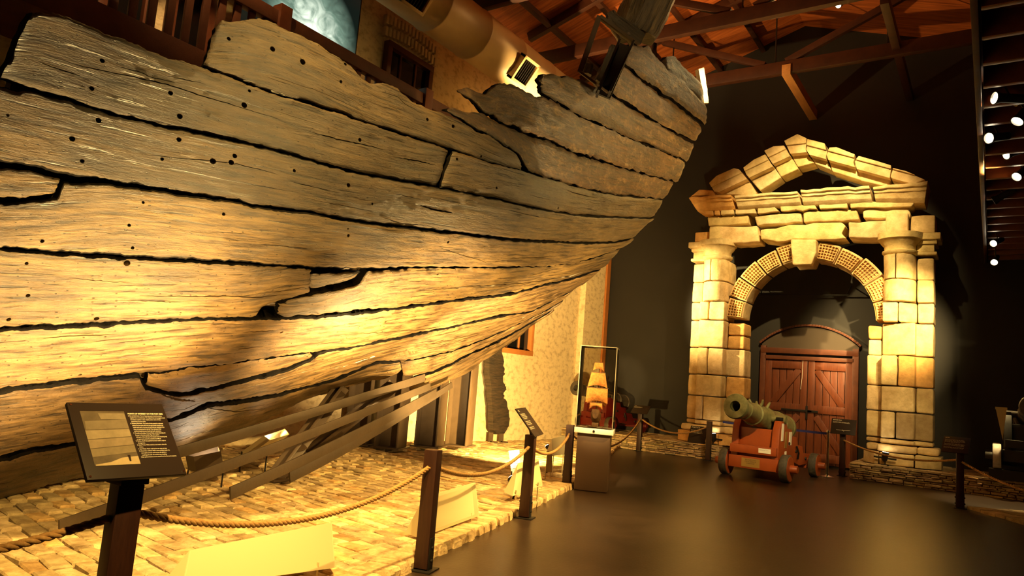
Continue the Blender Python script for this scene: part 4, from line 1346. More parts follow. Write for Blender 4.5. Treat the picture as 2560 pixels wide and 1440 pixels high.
# straight courses of the entablature: traced corners, front depth, tone
def course(polys, yf, depth, name, kinds=(), bev=.04, fl=0):
    for i, poly in enumerate(polys):
        pts = [hy(x, y, yf) for x, y in poly]
        ctr = sum(pts) / len(pts)
        pts = [p_ + (ctr - p_) / max(.1, np.linalg.norm((ctr - p_)[[0, 2]])) * .014 for p_ in pts]
        # densify and wear the outline
        pp = []
        for a, b in zip(pts, pts[1:] + pts[:1]):
            L_ = np.linalg.norm(b - a); n = max(1, int(L_ / .16))
            for k in range(n):
                q = a + (b - a) * k / n
                w_ = .012 if k else .004
                pp.append((q[0] + rs.gauss(0, w_), q[2] + rs.gauss(0, w_)))
        m = MB(); m.prism(pp, (0, yf, 0), (1, 0, 0), (0, 0, 1), (0, 1, 0), depth)
        m.build(name, STONE, portico, bevel=bev, seg=3, smooth=50, jitter=.012, sub=0, color=tone(kinds[i] if i < len(kinds) else None))
Q = lambda x, y: (1660 + x / 3.459, 320 + y / 3.459)
# architrave
course([[Q(465, 850), Q(640, 848), Q(808, 843), Q(826, 985), Q(600, 1000), Q(468, 968)],
        [Q(826, 880), Q(960, 868), Q(1080, 832), Q(1300, 815), Q(1540, 812), Q(1580, 850), Q(1540, 912), Q(1580, 955), Q(1400, 968), Q(1120, 962), Q(1040, 985), Q(832, 965)],
        [Q(1590, 812), Q(1780, 795), Q(1960, 790), Q(1972, 920), Q(1840, 955), Q(1590, 950)]], PY - .05, .7, 'architrave_block', (None, None, None))
course([[Q(370, 770), Q(560, 755), Q(735, 748), Q(732, 832), Q(380, 852)],
        [Q(775, 762), Q(960, 738), Q(1190, 730), Q(1195, 815), Q(800, 845)],
        [Q(1200, 722), Q(1440, 702), Q(1672, 700), Q(1690, 795), Q(1205, 818)],
        [Q(1712, 720), Q(1780, 695), Q(2110, 680), Q(2140, 740), Q(2135, 775), Q(1720, 780)]], PY + .0, .66, 'frieze_block', (None, 'grey'))
course([[Q(290, 712), Q(425, 708), Q(428, 755), Q(350, 745)], [Q(430, 708), Q(482, 705), Q(484, 750), Q(432, 753)], [Q(488, 705), Q(605, 700), Q(605, 745), Q(488, 750)],
        [Q(612, 697), Q(790, 690), Q(800, 738), Q(612, 745)], [Q(804, 688), Q(960, 680), Q(1000, 720), Q(806, 738)], [Q(1000, 672), Q(1310, 660), Q(1328, 700), Q(1005, 722)],
        [Q(1334, 660), Q(1588, 645), Q(1590, 692), Q(1340, 698)], [Q(1600, 650), Q(2150, 618), Q(2165, 655), Q(2140, 680), Q(1605, 692)]], PY - .1, .7, 'bed_mould_stone', ('orange', 'orange', None, 'grey'), bev=.018)
def cornice(poly_top, kinds):
    """cornice blocks: a projecting upper moulding over a set-back lower fascia"""
    for i, (tl, tr, br, bl) in enumerate(poly_top):
        A, B, C_, D_ = [hy(x, y, PY - .3) + np.array([e_, 0, 0]) for (x, y), e_ in zip((tl, tr, br, bl), (.016, -.016, -.016, .016))]
        m = MB()
        zt0, zt1, zb0, zb1 = A[2], B[2], D_[2], C_[2]
        lv = [(1.0, -.34), (.80, -.34), (.76, -.28), (.58, -.28), (.54, -.24), (.22, -.20), (.0, -.10)]
        prof = [(PY + v_, f_) for f_, v_ in lv]
        n = max(3, int((B[0] - A[0]) / .14))
        vs, fs = [], []
        for k in range(n + 1):
            f = k / n; x = A[0] + (B[0] - A[0]) * f; x2 = D_[0] + (C_[0] - D_[0]) * f
            zt = zt0 + (zt1 - zt0) * f + rs.gauss(0, .012); zb = zb0 + (zb1 - zb0) * f
            ring = [(x2 + (x - x2) * h_, y_ + rs.gauss(0, .006), zb + (zt - zb) * h_) for y_, h_ in prof] + [(x2, PY + .55, zb), (x, PY + .55, zt)]
            vs += ring
        q = len(prof) + 2
        for k in range(n):
            for j in range(q): fs.append((k * q + j, k * q + (j + 1) % q, k * q + q + (j + 1) % q, k * q + q + j))
        fs += [tuple(range(q)), tuple(range(n * q + q - 1, n * q - 1, -1))]
        m.add(vs, fs)
        m.build('cornice_block', STONE, portico, bevel=.014, smooth=45, color=tone(kinds[i]))
cornice([(Q(212, 600), Q(585, 575), Q(605, 690), Q(265, 708)), (Q(606, 585), Q(1160, 550), Q(1180, 652), Q(620, 692)), (Q(1176, 540), Q(1782, 502), Q(1800, 625), Q(1186, 655)), (Q(1802, 505), Q(2290, 462), Q(2255, 632), Q(1815, 625))],
        ('orange', 'grey', 'grey', None))
course([[Q(215, 598), Q(300, 525), Q(425, 535), Q(450, 585)]], PY - .25, .6, 'cornice_block', ('orange',))
# raking blocks of the pediment: projecting face above a recessed lower band
RAKE = [[(405, 490), (470, 428), (620, 362), (665, 372), (720, 440), (790, 545), (770, 578), (445, 560)],
        [(700, 358), (790, 290), (890, 243), (930, 310), (1000, 410), (815, 525), (720, 412)],
        [(880, 213), (960, 175), (1050, 168), (1090, 235), (1150, 338), (1005, 412), (925, 285)],
        [(1052, 128), (1165, 70), (1245, 106), (1232, 200), (1290, 290), (1155, 322), (1095, 225)],
        [(1250, 112), (1400, 150), (1418, 225), (1405, 270), (1440, 345), (1300, 295), (1238, 202)],
        [(1440, 186), (1500, 182), (1660, 245), (1645, 310), (1690, 445), (1450, 360), (1412, 245)],
        [(1692, 258), (1840, 300), (1972, 340), (1958, 440), (1930, 488), (1695, 448), (1655, 302)],
        [(1985, 362), (2100, 390), (2262, 458), (2180, 485), (2010, 495), (1962, 430)]]
for i, poly in enumerate(RAKE):
    P_ = [hy(*Q(*p), PY - .15) for p in poly]
    up = Vector((0, 0, 1))
    c = sum((V(p) for p in P_), Vector()) / len(P_)
    # local slope
    sgn = 1 if i < 3 else (0 if i == 3 else -1)
    nrm = Vector((-math.sin(math.radians(22)) * sgn, 0, math.cos(math.radians(22))))
    hs = [(V(p) - c).dot(nrm) for p in P_]
    # grooved upper moulding
    m = MB()
    pp = [(p[0] + rs.gauss(0, .01), p[2] + rs.gauss(0, .01)) for p in P_]
    m.prism(pp, (0, PY - .02, 0), (1, 0, 0), (0, 0, 1), (0, 1, 0), .55)
    m.build('pediment_block', STONE, portico, bevel=.03, seg=3, smooth=50, jitter=.012, color=tone('grey' if i % 3 == 1 else None))
    # clip to the part above the middle for the projecting face
    def clip(poly2, off):
        out = []
        for a, b in zip(poly2, poly2[1:] + poly2[:1]):
            da, db = (a - c).dot(nrm) - off, (b - c).dot(nrm) - off
            if da >= 0: out.append(a)
            if da * db < 0: out.append(a.lerp(b, da / (da - db)))
        return out
    for off, yf, nm in ((-.10, PY - .26, 'rake_moulding'), (.10, PY - .32, 'rake_fillet')):
        pq = clip([V(p) for p in P_], off)
        if i == 3:
            pq = [p for p in pq if True]
        if len(pq) > 2:
            m = MB(); m.prism([(p.x * .995 + c.x * .005, p.z) for p in pq], (0, yf, 0), (1, 0, 0), (0, 0, 1), (0, 1, 0), PY + .0 - yf)
            m.build(nm, STONE, portico, bevel=.016, seg=2, smooth=50, color=tone())
# arch of carved voussoirs
ACX, ACZ = -3.76, 3.52
RI, RO = 1.52, 1.98
def voussoir(a0, a1, ri, ro, yf, name, carve=True, kind=None):
    na, nr = 10, 8
    sx = lambda a, r_: (ACX + r_ * math.cos(a), ACZ + r_ * math.sin(a))
    m = MB()
    poly = [sx(a0 + (a1 - a0) * k / 6, ro) for k in range(7)] + [sx(a1 - (a1 - a0) * k / 6, ri) for k in range(7)]
    m.prism(poly, (0, yf, 0), (1, 0, 0), (0, 0, 1), (0, 1, 0), .62)
    o = m.build(name, STONE, portico, bevel=.02, seg=2, smooth=50, color=tone(kind))
    if carve:
        # raised lattice: bars crossing over the sunk face
        m = MB(); da = (a1 - a0)
        cols, rws = 6, 5
        p0, p1, q0, q1 = a0 + da * .07, a1 - da * .07, ri + .05, ro - .05
        pt = lambda u, v_: Vector((ACX + (q0 + (q1 - q0) * v_) * math.cos(p0 + (p1 - p0) * u), yf - .022, ACZ + (q0 + (q1 - q0) * v_) * math.sin(p0 + (p1 - p0) * u)))
        for i in range(cols + 1):
            a, b = pt(i / cols, 0), pt(i / cols, 1)
            m.bar(a, b, .020, .06, (0, 1, 0))
        for j in range(rws + 1):
            for i in range(cols):
                a, b = pt(i / cols, j / rws), pt((i + 1) / cols, j / rws)
                m.bar(a, b, .020, .06, (0, 1, 0))
        m.build('lattice_carving', STONE, o, bevel=.007, seg=2, color=(.98, .80, .58))
    return o
half_key = math.radians(8.2)
n_v = 5
for sgn in (1, -1):
    for k in range(n_v):
        st = (math.pi / 2 - half_key) / n_v
        a = math.radians(2) + k * st
        b = a + st - math.radians(1.0)
        if sgn > 0: voussoir(a, b, RI, RO + rs.uniform(-.03, .03), PY + .12, 'voussoir', True, 'orange' if k < 2 else None)
        else: voussoir(math.pi - b, math.pi - a, RI, RO + rs.uniform(-.03, .03), PY + .12, 'voussoir', True)
m = MB()
zk0, zk1 = zc_(2004, 666), zc_(2004, 600)
kw = .30
m.prism([(-kw * .72 + ACX - .05, zk0), (kw * .66 + ACX - .05, zk0 - .0), (kw * .98 + ACX - .05, zk0 + .30), (kw + ACX - .05, zk1 - .05), (-kw + ACX - .05, zk1), (-kw * .92 + ACX - .05, zk0 + .32)], (0, PY - .22, 0), (1, 0, 0), (0, 0, 1), (0, 1, 0), .75)
ks = m.build('keystone', STONE, portico, bevel=.05, seg=4, smooth=60, sub=1, jitter=.02, color=tone())
# thin rail with cords behind the arch
m = MB(); m.tube([(-5.2, YE - .35, 4.33), (-3.0, YE - .35, 4.33)], .02, 8)
rr = m.build('hanging_rail', IRON); tag(rr, 'thin dark rail hanging across the dark wall above the arched door', 'rail')
m = MB()
for xx in (-5.15, -3.05): m.tube([(xx, YE - .35, 4.34), (xx - .06 * (1 if xx < -4 else -1), YE, 4.62)], .012, 6)
m.build('rail_bracket', IRON, rr)

# ================================================================== ROPE BARRIER
POSTS = {}
post0 = None
def rope_post(key, P_, rz, label):
    global post0
    P_ = V(P_); P_.z = max(P_.z, 0)
    POSTS[key] = P_
    if post0 is None:
        post0 = thing('rope_post', label, 'barrier post', P_, 'rope barrier posts')
        m = MB(); m.box(P_ + Vector((0, 0, .48)), (.112, .112, .92)); m.build('shaft', POSTM, post0, bevel=.005)
        m = MB()
        m.box(P_ + Vector((0, 0, .006)), (.20, .20, .012)); m.build('base_plate', IRON, post0, bevel=.002)
        for s_ in (-1, 1):
            m = MB(); m.box(P_ + Vector((s_ * .059, 0, .13)), (.008, .085, .25)); br = m.build('bracket', IRON, post0, bevel=.002)
            m = MB()
            for zz in (.08, .18): m.lathe([(0, .012), (.012, .012), (.016, .006)], P_ + Vector((s_ * .063, 0, zz)), (s_, 0, 0), 8)
            m.build('bolt', IRON, br)
        post0.rotation_euler = (0, 0, rz)
        return post0
    c = dup(post0); c.location = P_; c.rotation_euler = (0, 0, rz); c['label'] = label
    return c
PA = hd(322, 1187, 3.42)
ra = math.radians(16)
pa = rope_post('A', (PA[0], PA[1], 0), math.radians(-8), 'nearest dark red post, carrying the large picture panel')
pb = rope_post('B', hz(1057, 1425, 0), ra, 'dark red rope post without a sign, second along the barrier in front of the hull')
pc = rope_post('C', hz(1312, 1295, 0), ra, 'dark red rope post with a steep narrow sign, in front of the folded cream shield')
pd = rope_post('D', hz(1416, 1219, 0), ra, 'dark red rope post just left of the display case')
pe = rope_post('E', hz(1597, 1127, 0), 0, 'far rope post with a small sign, right of the display case')
ph = rope_post('H', (-5.72, PLAT_Y - .25, 0), 0, 'rope post half hidden behind the left side of the bronze gun carriage')
pf = rope_post('F', hz(2105, 1190, 0), 0, 'rope post with a black sign in front of the dark doors')
pg = rope_post('G', hz(2400, 1271, 0), math.radians(5), 'rope post with a tilted sign in front of the right platform')

def rope(a, b, sag, label, r=.019, hgt=(.80, .80)):
    a = V(a) + Vector((0, 0, hgt[0])); b = V(b) + Vector((0, 0, hgt[1]))
    dirn = (b - a).normalized(); a = a + dirn * .058; b = b - dirn * .058
    L_ = (b - a).length
    n = int(L_ / .011)
    base = []
    for i in range(n + 1):
        f = i / n
        base.append(a.lerp(b, f) - Vector((0, 0, sag * 4 * f * (1 - f))))
    side = dirn.cross(Vector((0, 0, 1))).normalized()
    m = MB()
    for s_ in range(3):
        pth = []
        for i, p in enumerate(base):
            t = (base[min(i + 1, n)] - base[max(i - 1, 0)]).normalized()
            y = t.cross(side).normalized()
            an = 2 * math.pi * (i * L_ / n / .115 + s_ / 3)
            pth.append(p + (side * math.cos(an) + y * math.sin(an)) * r * .52)
        m.tube(pth, r * .56, 7)
    o = m.build('rope', ROPEM, smooth=80)
    return tag(o, label, 'rope', 'manila barrier ropes')
rope((PA[0] - .35, PA[1] - 2.1, 0), POSTS['A'], .12, 'thick rope running out of the frame left from the picture panel post', hgt=(.72, .79))
rope(POSTS['A'], POSTS['B'], .20, 'longest thick rope sagging between the picture panel post and the bare red post')
rope(POSTS['B'], POSTS['C'], .17, 'rope sagging between the bare red post and the steep narrow sign post')
rope(POSTS['C'], POSTS['D'], .17, 'rope sagging between the steep narrow sign post and the post left of the display case')
rope(POSTS['D'], POSTS['E'], .42, 'rope passing behind the display case')
rope(POSTS['E'], POSTS['H'], .24, 'rope sagging in front of the left foot of the portico')
rope(POSTS['F'], POSTS['G'], .16, 'rope hanging in front of the right foot of the portico')
rope(POSTS['G'], (1.4, 12.2, 0), .16, 'rope running out of the frame at the right', hgt=(.78, .55))

# ================================================================== SIGNS
def board(root, c, right, up, w_, h_, th=.014, name='sign_panel'):
    right, up = V(right).normalized(), V(up).normalized()
    nn = right.cross(up)
    r = Matrix((right, up, nn)).transposed()
    m = MB(); m.box(V(c) - nn * th / 2, (w_, h_, th), r)
    return m.build(name, BOARDM, root, bevel=.002), nn
def sign(P_, c, ang, tilt, w_, h_, label, title, lines, mname='sign_board', light=False):
    """tilted text panel on a post: ang = heading of its right edge, tilt from the horizontal"""
    right = Vector((math.cos(ang), math.sin(ang), 0)); n_ = Vector((-math.sin(ang), math.cos(ang), 0))
    up = Vector((0, 0, 1)) * math.sin(tilt) + n_ * math.cos(tilt)
    c = V(c)
    t = thing(mname, label, 'sign', P_, 'text signs')
    bd, nn = board(t, c, right, up, w_, h_)
    m = MB()
    foot = Vector((V(P_).x, V(P_).y, .94))
    m.tube([foot, c - nn * .02], .014, 8)
    m.build('bracket', IRON, t)
    text(title, h_ * .075, c + right * (-w_ * .44) + up * (h_ * .38) + nn * .002, right, up, LETTER, bd, 'title', bold=h_ * .001, maxw=w_ * .86)
    text(lines, h_ * .052, c + right * (-w_ * .44) + up * (h_ * .27) + nn * .002, right, up, LETTER, bd, 'lettering', maxw=w_ * .88)
    return t, c, right, up, nn

# large picture panel on the nearest post
ang, tilt = math.radians(88), math.radians(45)
right = Vector((math.cos(ang), math.sin(ang), 0)); n_ = Vector((-math.sin(ang), math.cos(ang), 0))
up = Vector((0, 0, 1)) * math.sin(tilt) + n_ * math.cos(tilt)
c = V(hd(320, 1097, 3.36))
W_, H_ = .44, .42
t = thing('picture_panel', 'large tilted black panel with a hull photograph and text on the nearest post', 'sign', (PA[0], PA[1], .94), 'text signs')
bd, nn = board(t, c, right, up, W_, H_, .02)
m = MB(); m.box((PA[0], PA[1], .955), (.13, .13, .03)); m.tube([(PA[0], PA[1], .95), c - nn * .03], .03, 10); m.build('bracket', IRON, t, bevel=.003)
at = lambda u, v_, k=.002: c + right * ((u - .5) * W_) + up * ((.5 - v_) * H_) + nn * k
# printed photograph: sky-dark top, pale plank bands, sandy ground
ph_ = MB(); 
def pq(m_, pts, k=.003): m_.add([at(u, v_, k) for u, v_ in pts], [tuple(range(len(pts)))[::-1]])
pq(ph_, [(.10, .12), (.545, .12), (.545, .84), (.10, .84)], .0015)
pobj = ph_.build('photo_print', mat('print_dark', (.07, .052, .032), (.12, .09, .055), 16, .4), bd)
cols = [(.17, .135, .085), (.14, .11, .07), (.21, .165, .10), (.185, .14, .085), (.155, .12, .07)]
bands = [[(.27, .15), (.54, .15), (.54, .235), (.285, .235)], [(.12, .26), (.54, .235), (.54, .36), (.11, .375)], [(.10, .385), (.54, .37), (.54, .47), (.10, .50)], [(.10, .51), (.54, .48), (.54, .58), (.10, .62)], [(.10, .63), (.54, .59), (.54, .68), (.10, .73)]]
for k, bpts in enumerate(bands):
    mm = MB(); pq(mm, bpts, .0022); mm.build('printed_plank', mat('print_band', cols[k], tuple(x * 1.35 for x in cols[k]), 22, .4), pobj)
mm = MB(); pq(mm, [(.26, .80), (.38, .75), (.545, .735), (.545, .84), (.11, .84), (.11, .825)], .0024); mm.build('printed_ground', mat('print_sand', (.36, .27, .14), (.44, .34, .19), 20, .4), pobj)
mm = MB(); pq(mm, [(.44, .72), (.468, .72), (.462, .80), (.445, .80)], .0028); mm.build('printed_prop', BOARDM, pobj)
text('POINTS OF INTEREST ON THE PORT SIDE', .0115, at(.575, .165, .003), right, up, LETTER, bd, 'title', bold=.0004, maxw=W_ * .385)
BODY = ['A. Bolt and Bolt Holes. The iron fastenings used to hold the timbers',
 '    together have corroded away. The original holes were plugged to hold',
 '    the timbers together in their original position. Some of these',
 '    original bolts are now visible.',
 'B. Sheathing Nail Holes. The small nail holes spaced in a diamond',
 '    pattern are the marks left from the pine boards sheathing laid',
 '    outside and used in the place of sacrificial pine sheathing of the',
 '    ships and protecting the oak hull. Tiny remnants of the',
 '    sacrificial sheathing were found during the excavation.',
 'C. Treenails and wedges. A row of these wooden fastenings can',
 '    be seen in the lower planks. Pegs were used to',
 '    hold parts of the hull when the stresses on the fastenings was',
 '    not great and outside the waterline was difficult.',
 'D. Patches. Small holes patched have been used to repair a',
 '    damaged area.',
 'E. Adzed Timber. Marks made by a tool used to dress the',
 '    timbers.',
 'F. Sawn Timber. Marks made by the saw using a pit saw.',
 'G. Animal Hair and Pitch. Pitch is seen and placed under the',
 '    outer planks and also used between the planks as',
 '    a caulking and under the sacrificial pine sheathing.',
 'Other points of interest can be viewed from the front and mezzanine.']
text('\n'.join(BODY), .0096, at(.57, .195, .003), right, up, LETTER, bd, 'lettering', spacing=1.18, maxw=W_ * .40)
m = MB()
for u, v_ in ((.03, .035), (.97, .965), (.03, .965)): m.lathe([(0, .006), (.004, .005)], at(u, v_, 0), nn, 10)
m.build('screw', CHROME, bd)

LN = 'Bolts and treenails held the planks\nto the frames of the ship. The stern\nwas raised from the sea bed in parts\nand set up again in this hall.\n\nThe timbers were kept wet and then\ntreated with wax over many years\nbefore they could be put on display.\n\nThe steel frame carries the hull and\nfollows its shape from the keel up.'
q = [(1240 + x / 4.8, 1020 + y / 4.8) for x, y in ((235, 12), (362, 0), (578, 303), (462, 335))]
qc = np.mean(q, axis=0)
sign((*POSTS['C'].xy, .94), hd(qc[0], qc[1], 8.45), math.radians(112), math.radians(50), .62, .38, 'narrow steep black sign with lines of cream text on the post before the cream shield', 'HULL', LN)
SHORT = 'Found beside the wreck and raised\nwith the ship timbers. The carriage\nis a copy built for this display.'
PE = POSTS['E']; sign((*PE.xy, .94), (PE.x, PE.y - .03, 1.06), 0, math.radians(42), .46, .30, 'small dark sign on the far post right of the display case', 'GUN', SHORT)
PF = POSTS['F']; tF = sign((*PF.xy, .94), (PF.x + .02, PF.y - .08, 1.10), 0, math.radians(62), .52, .38, 'black sign with a small line drawing in front of the dark doors', 'BRONZE GUN', 'Cast for the company and carried on deck.\nRaised from the wreck after three centuries.')
m = MB(); cF, rF, uF, nF = tF[1:]
m.tube([cF + rF * -.14 + uF * -.09 + nF * .004, cF + rF * .0 + uF * -.10 + nF * .004, cF + rF * .15 + uF * -.085 + nF * .004], .003, 5)
m.tube([cF + rF * -.02 + uF * -.08 + nF * .004, cF + rF * .02 + uF * -.12 + nF * .004], .003, 5)
m.build('line_drawing', LETTER, tF[0])
PG = POSTS['G']; sign((*PG.xy, .94), (PG.x - .06, PG.y - .0, 1.055), math.radians(-6), math.radians(40), .40, .40, 'tilted dark sign with a block of cream text in front of the right platform', 'GUN', LN)
# sign lying on the left platform
cS = hy(1745, 1082, PLAT_Y + .14); t = thing('sign_board', 'dark sign leaning on the left platform before the portico foot', 'sign', (cS[0], cS[1], PLAT_H), 'text signs')
rt = Vector((1, 0, 0)); upv = Vector((0, math.sin(.5), math.cos(.5)))
cS = Vector((cS[0], cS[1] - .02, PLAT_H + .23))
bd, nn = board(t, cS, rt, upv, .44, .46)
text('PORTICO', .05, cS - rt * .19 + upv * .17 + nn * .003, rt, upv, LETTER, bd, 'title')
text('Carved stone blocks\ncarried as ballast and\nraised from the wreck.', .034, cS - rt * .19 + upv * .10 + nn * .003, rt, upv, LETTER, bd, 'lettering')
m = MB(); m.box(cS + Vector((0, .03, -.115)), (.05, .02, .2)); m.build('strut', IRON, t)

# ================================================================== LIGHT SHIELDS AND FLOODLIGHTS ON THE BRICK BED
def shield(tl, tr, br, bl, label, back=.16, wings=True):
    tl, tr, br, bl = V(tl), V(tr), V(br), V(bl)
    base = (bl + br) / 2
    t = thing('light_shield', label, 'light shield', (base.x, base.y, bed_z(base.x, base.y)), 'cream light shields')
    ex = (br - bl).normalized(); nn = Vector((-ex.y, ex.x, 0)).normalized()
    if nn.dot(Vector((-1, .4, 0))) < 0: nn = -nn
    m = MB(); th = nn * .012
    vs = [bl, br, tr, tl]; m.add(vs + [p + th for p in vs], [(0, 1, 2, 3), (7, 6, 5, 4), (0, 4, 5, 1), (1, 5, 6, 2), (2, 6, 7, 3), (3, 7, 4, 0)])
    m.build('front_plate', CREAM, t, bevel=.003)
    if wings:
        for a, b, s_ in ((bl, tl, -1), (br, tr, 1)):
            m = MB(); vs = [a, b, a + nn * back + Vector((0, 0, .02)), ]
            sh = ex * (.008 * s_)
            m.add(vs + [p + sh for p in vs], [(0, 1, 2), (5, 4, 3), (0, 3, 4, 1), (1, 4, 5, 2), (2, 5, 3, 0)])
            m.build('side_wing', CREAM, t)
    for f in (.12, .88):
        p = bl.lerp(br, f); m = MB()
        m.tube([Vector((p.x, p.y, bed_z(p.x, p.y) - .02)) + nn * .02, p + nn * .02 + Vector((0, 0, .05))], .008, 6); m.build('leg', CREAM, t)
    c = (bl + br) / 2 + nn * (back + .10) + Vector((0, 0, .08))
    m = MB(); dr = (nn * 1 + Vector((0, 0, .9))).normalized()
    ls = max(.35, min(1.0, (br - bl).length / .6))
    m.lathe([(-.12 * ls, .05 * ls), (-.04 * ls, .07 * ls), (.05, .08 * ls)], c, dr, 16); lamp = m.build('lamp_housing', IRON, t)
    m = MB(); m.lathe([(.052, .07 * ls), (.056, .07 * ls)], c, dr, 16); m.build('lamp_lens', LAMPM, lamp)
    m = MB(); m.tube([c - dr * .08, Vector((c.x, c.y, bed_z(c.x, c.y) - .01))], .012, 6); m.build('lamp_stem', IRON, lamp)
    return t, c + dr * .09
sh1, L1 = shield(hz(476, 1376, .37), hz(828, 1307, .37), hd(836, 1420, 5.4), hd(456, 1472, 4.36), 'largest plain cream metal shield at the bottom of the frame')
sh2, L2 = shield(hz(1060, 1244, .42), hz(1188, 1206, .42), hd(1197, 1290, 7.75), hd(1050, 1345, 6.75), 'plain cream metal shield standing behind the bare red rope post')
sh3, L3 = shield(hz(1296, 1158, .50), hz(1345, 1148, .50), hd(1356, 1214, 9.4), hd(1283, 1240, 9.05), 'folded cream shield standing behind the post with the steep sign')
sh4, L4 = shield(hd(1380, 1097, 12.1), hd(1412, 1089, 12.3), hd(1414, 1136, 12.3), hd(1382, 1140, 12.1), 'brightly lit white shield left of the rope post by the display case')
sh5, L5 = shield(hd(1369, 1128, 11.6), hd(1381, 1127, 11.7), hd(1380, 1181, 11.7), hd(1364, 1180, 11.6), 'narrow cream shield on a thin leg in front of the white one', wings=False)
# white printed card standing on the bed
a, b, c_, d_ = V(hd(1272, 1127, 10.4)), V(hd(1298, 1125, 10.4)), V(hd(1300, 1165, 10.35)), V(hd(1279, 1187, 10.3))
t = thing('text_card', 'white printed card standing on the bricks left of the folded cream shield', 'card', (d_.x, d_.y, bed_z(d_.x, d_.y)))
m = MB(); th = V(F0) * .01; vs = [d_, c_, b, a]; m.add(vs + [p + th for p in vs], [(0, 1, 2, 3), (7, 6, 5, 4), (0, 4, 5, 1), (1, 5, 6, 2), (2, 6, 7, 3), (3, 7, 4, 0)]); m.build('card', WHITEP, t)
m = MB()
for k in range(7):
    p = a.lerp(d_, .15 + k * .1) + (b - a) * .2; m.bar(p - V(F0) * .002, p + (b - a) * .6 - V(F0) * .002, .001, .006)
m.build('lettering', LETTERD, t)
m = MB(); m.tube([Vector((d_.x, d_.y, bed_z(d_.x, d_.y) - .02)), d_ + Vector((0, 0, .05))], .008, 6); m.build('leg', IRON, t)

def flood_box(pts, D, label, front, m_side, dirn, hot):
    """box floodlight: four pixel corners of its lit mouth, size from depth D, body hanging below"""
    P_ = [V(hd(x, y, d)) for (x, y), d in zip(pts, D)]
    c = sum(P_, Vector()) / 4
    gz_ = bed_z(c.x, c.y)
    t = thing('floodlight', label, 'floodlight', (c.x, c.y, gz_), 'floodlights on the brick bed')
    dv_ = Vector(front)
    lo = [p + dv_ for p in P_]
    m = MB(); vs = P_ + lo
    m.add(vs, [(i, (i + 1) % 4, 4 + (i + 1) % 4, 4 + i) for i in range(4)] + [(7, 6, 5, 4)])
    ins = [p.lerp(c, .06) for p in P_]; dep = [p.lerp(c, .2) + dv_ * .75 for p in P_]
    m.add(ins + dep, [(i, 4 + i, 4 + (i + 1) % 4, (i + 1) % 4) for i in range(4)] + [(4, 5, 6, 7)])
    m.add(P_ + ins, [(i, 4 + i, 4 + (i + 1) % 4, (i + 1) % 4) for i in range(4)])
    bx = m.build('housing', m_side, t)
    m = MB(); q_ = [p.lerp(c, .32) + dv_ * .62 for p in P_]; m.add(q_, [(0, 1, 2, 3)]); m.build('lamp_lens', LAMPM, bx)
    m = MB()
    for p in (lo[0], lo[2]): m.tube([p, Vector((p.x, p.y, gz_ - .02))], .01, 6)
    m.build('leg', IRON, t)
    return c
FL1 = flood_box([(463, 1138), (545, 1110), (552, 1128), (484, 1142)], [8.55, 8.6, 8.35, 8.3], 'dark box floodlight with a glowing mouth just right of the picture panel', (.02, .05, -.17), STEEL, None, 1)
FL2 = flood_box([(659, 1090), (712, 1072), (724, 1086), (674, 1101)], [9.35, 9.4, 9.15, 9.1], 'cream box floodlight with a glowing mouth under the raking straps', (-.26, -.10, -.22), CREAM, None, 1)

# ================================================================== DISPLAY CASE
cc = hz(1476, 1206, 0); cc = np.array([-5.07, 10.10, 0])
ca = math.radians(22)
RZ = Matrix.Rotation(ca, 3, 'Z')
t = thing('display_case', 'clear acrylic display case on a brown pedestal holding a model ship', 'display case', cc)
C0 = V(cc)
KH, KV = .86, .93
def cb(m, x, y, z, sx, sy, sz): return m.box(C0 + RZ @ Vector((x * KH, y * KH, 0)) + Vector((0, 0, z * KV)), (max(sx * KH, .007), max(sy * KH, .007), sz * KV), RZ)
PEDM = mat('brown_pedestal', (0.105, 0.060, 0.034), None, rough=.5)
m = MB(); cb(m, 0, 0, .46, .57, .50, .90); m.build('pedestal', PEDM, t, bevel=.004)
m = MB(); cb(m, 0, 0, .02, .50, .44, .04); m.build('plinth', BLACK, t)
m = MB(); cb(m, 0, 0, .955, .68, .62, .085); fr_ = m.build('base_frame', WHITEP, t, bevel=.005)
m = MB(); m.lathe([(0, .02), (.012, .02), (.02, .012)], C0 + RZ @ Vector((0, -.267, 0)) + Vector((0, 0, .888)), RZ @ Vector((0, -1, 0)), 12); m.build('lock', CHROME, fr_)
gh = 1.32
m = MB()
for x, y, sx, sy in ((0, -.295, .63, .008), (0, .295, .63, .008), (-.315, 0, .008, .58), (.315, 0, .008, .58)): cb(m, x, y, 1.0 + gh / 2, sx, sy, gh)
cb(m, 0, 0, 1.0 + gh, .638, .598, .008)
m.build('acrylic_cover', GLASS, t)
EDGE = mat('polished_acrylic_edge', (.26, .22, .14), None, rough=.3)
m = MB()
for x in (-.318, .318):
    for y in (-.298, .298): cb(m, x, y, 1.0 + gh / 2, .014, .014, gh)
for y in (-.298, .298): cb(m, 0, y, 1.0 + gh, .65, .014, .014)
for x in (-.318, .318): cb(m, x, 0, 1.0 + gh, .014, .61, .014)
m.build('acrylic_edge', EDGE, t)
m = MB(); cb(m, 0, 0, .999, .60, .55, .008); m.build('display_floor', mat('display_floor_brown', (.14, .08, .04), None, rough=.35), t)
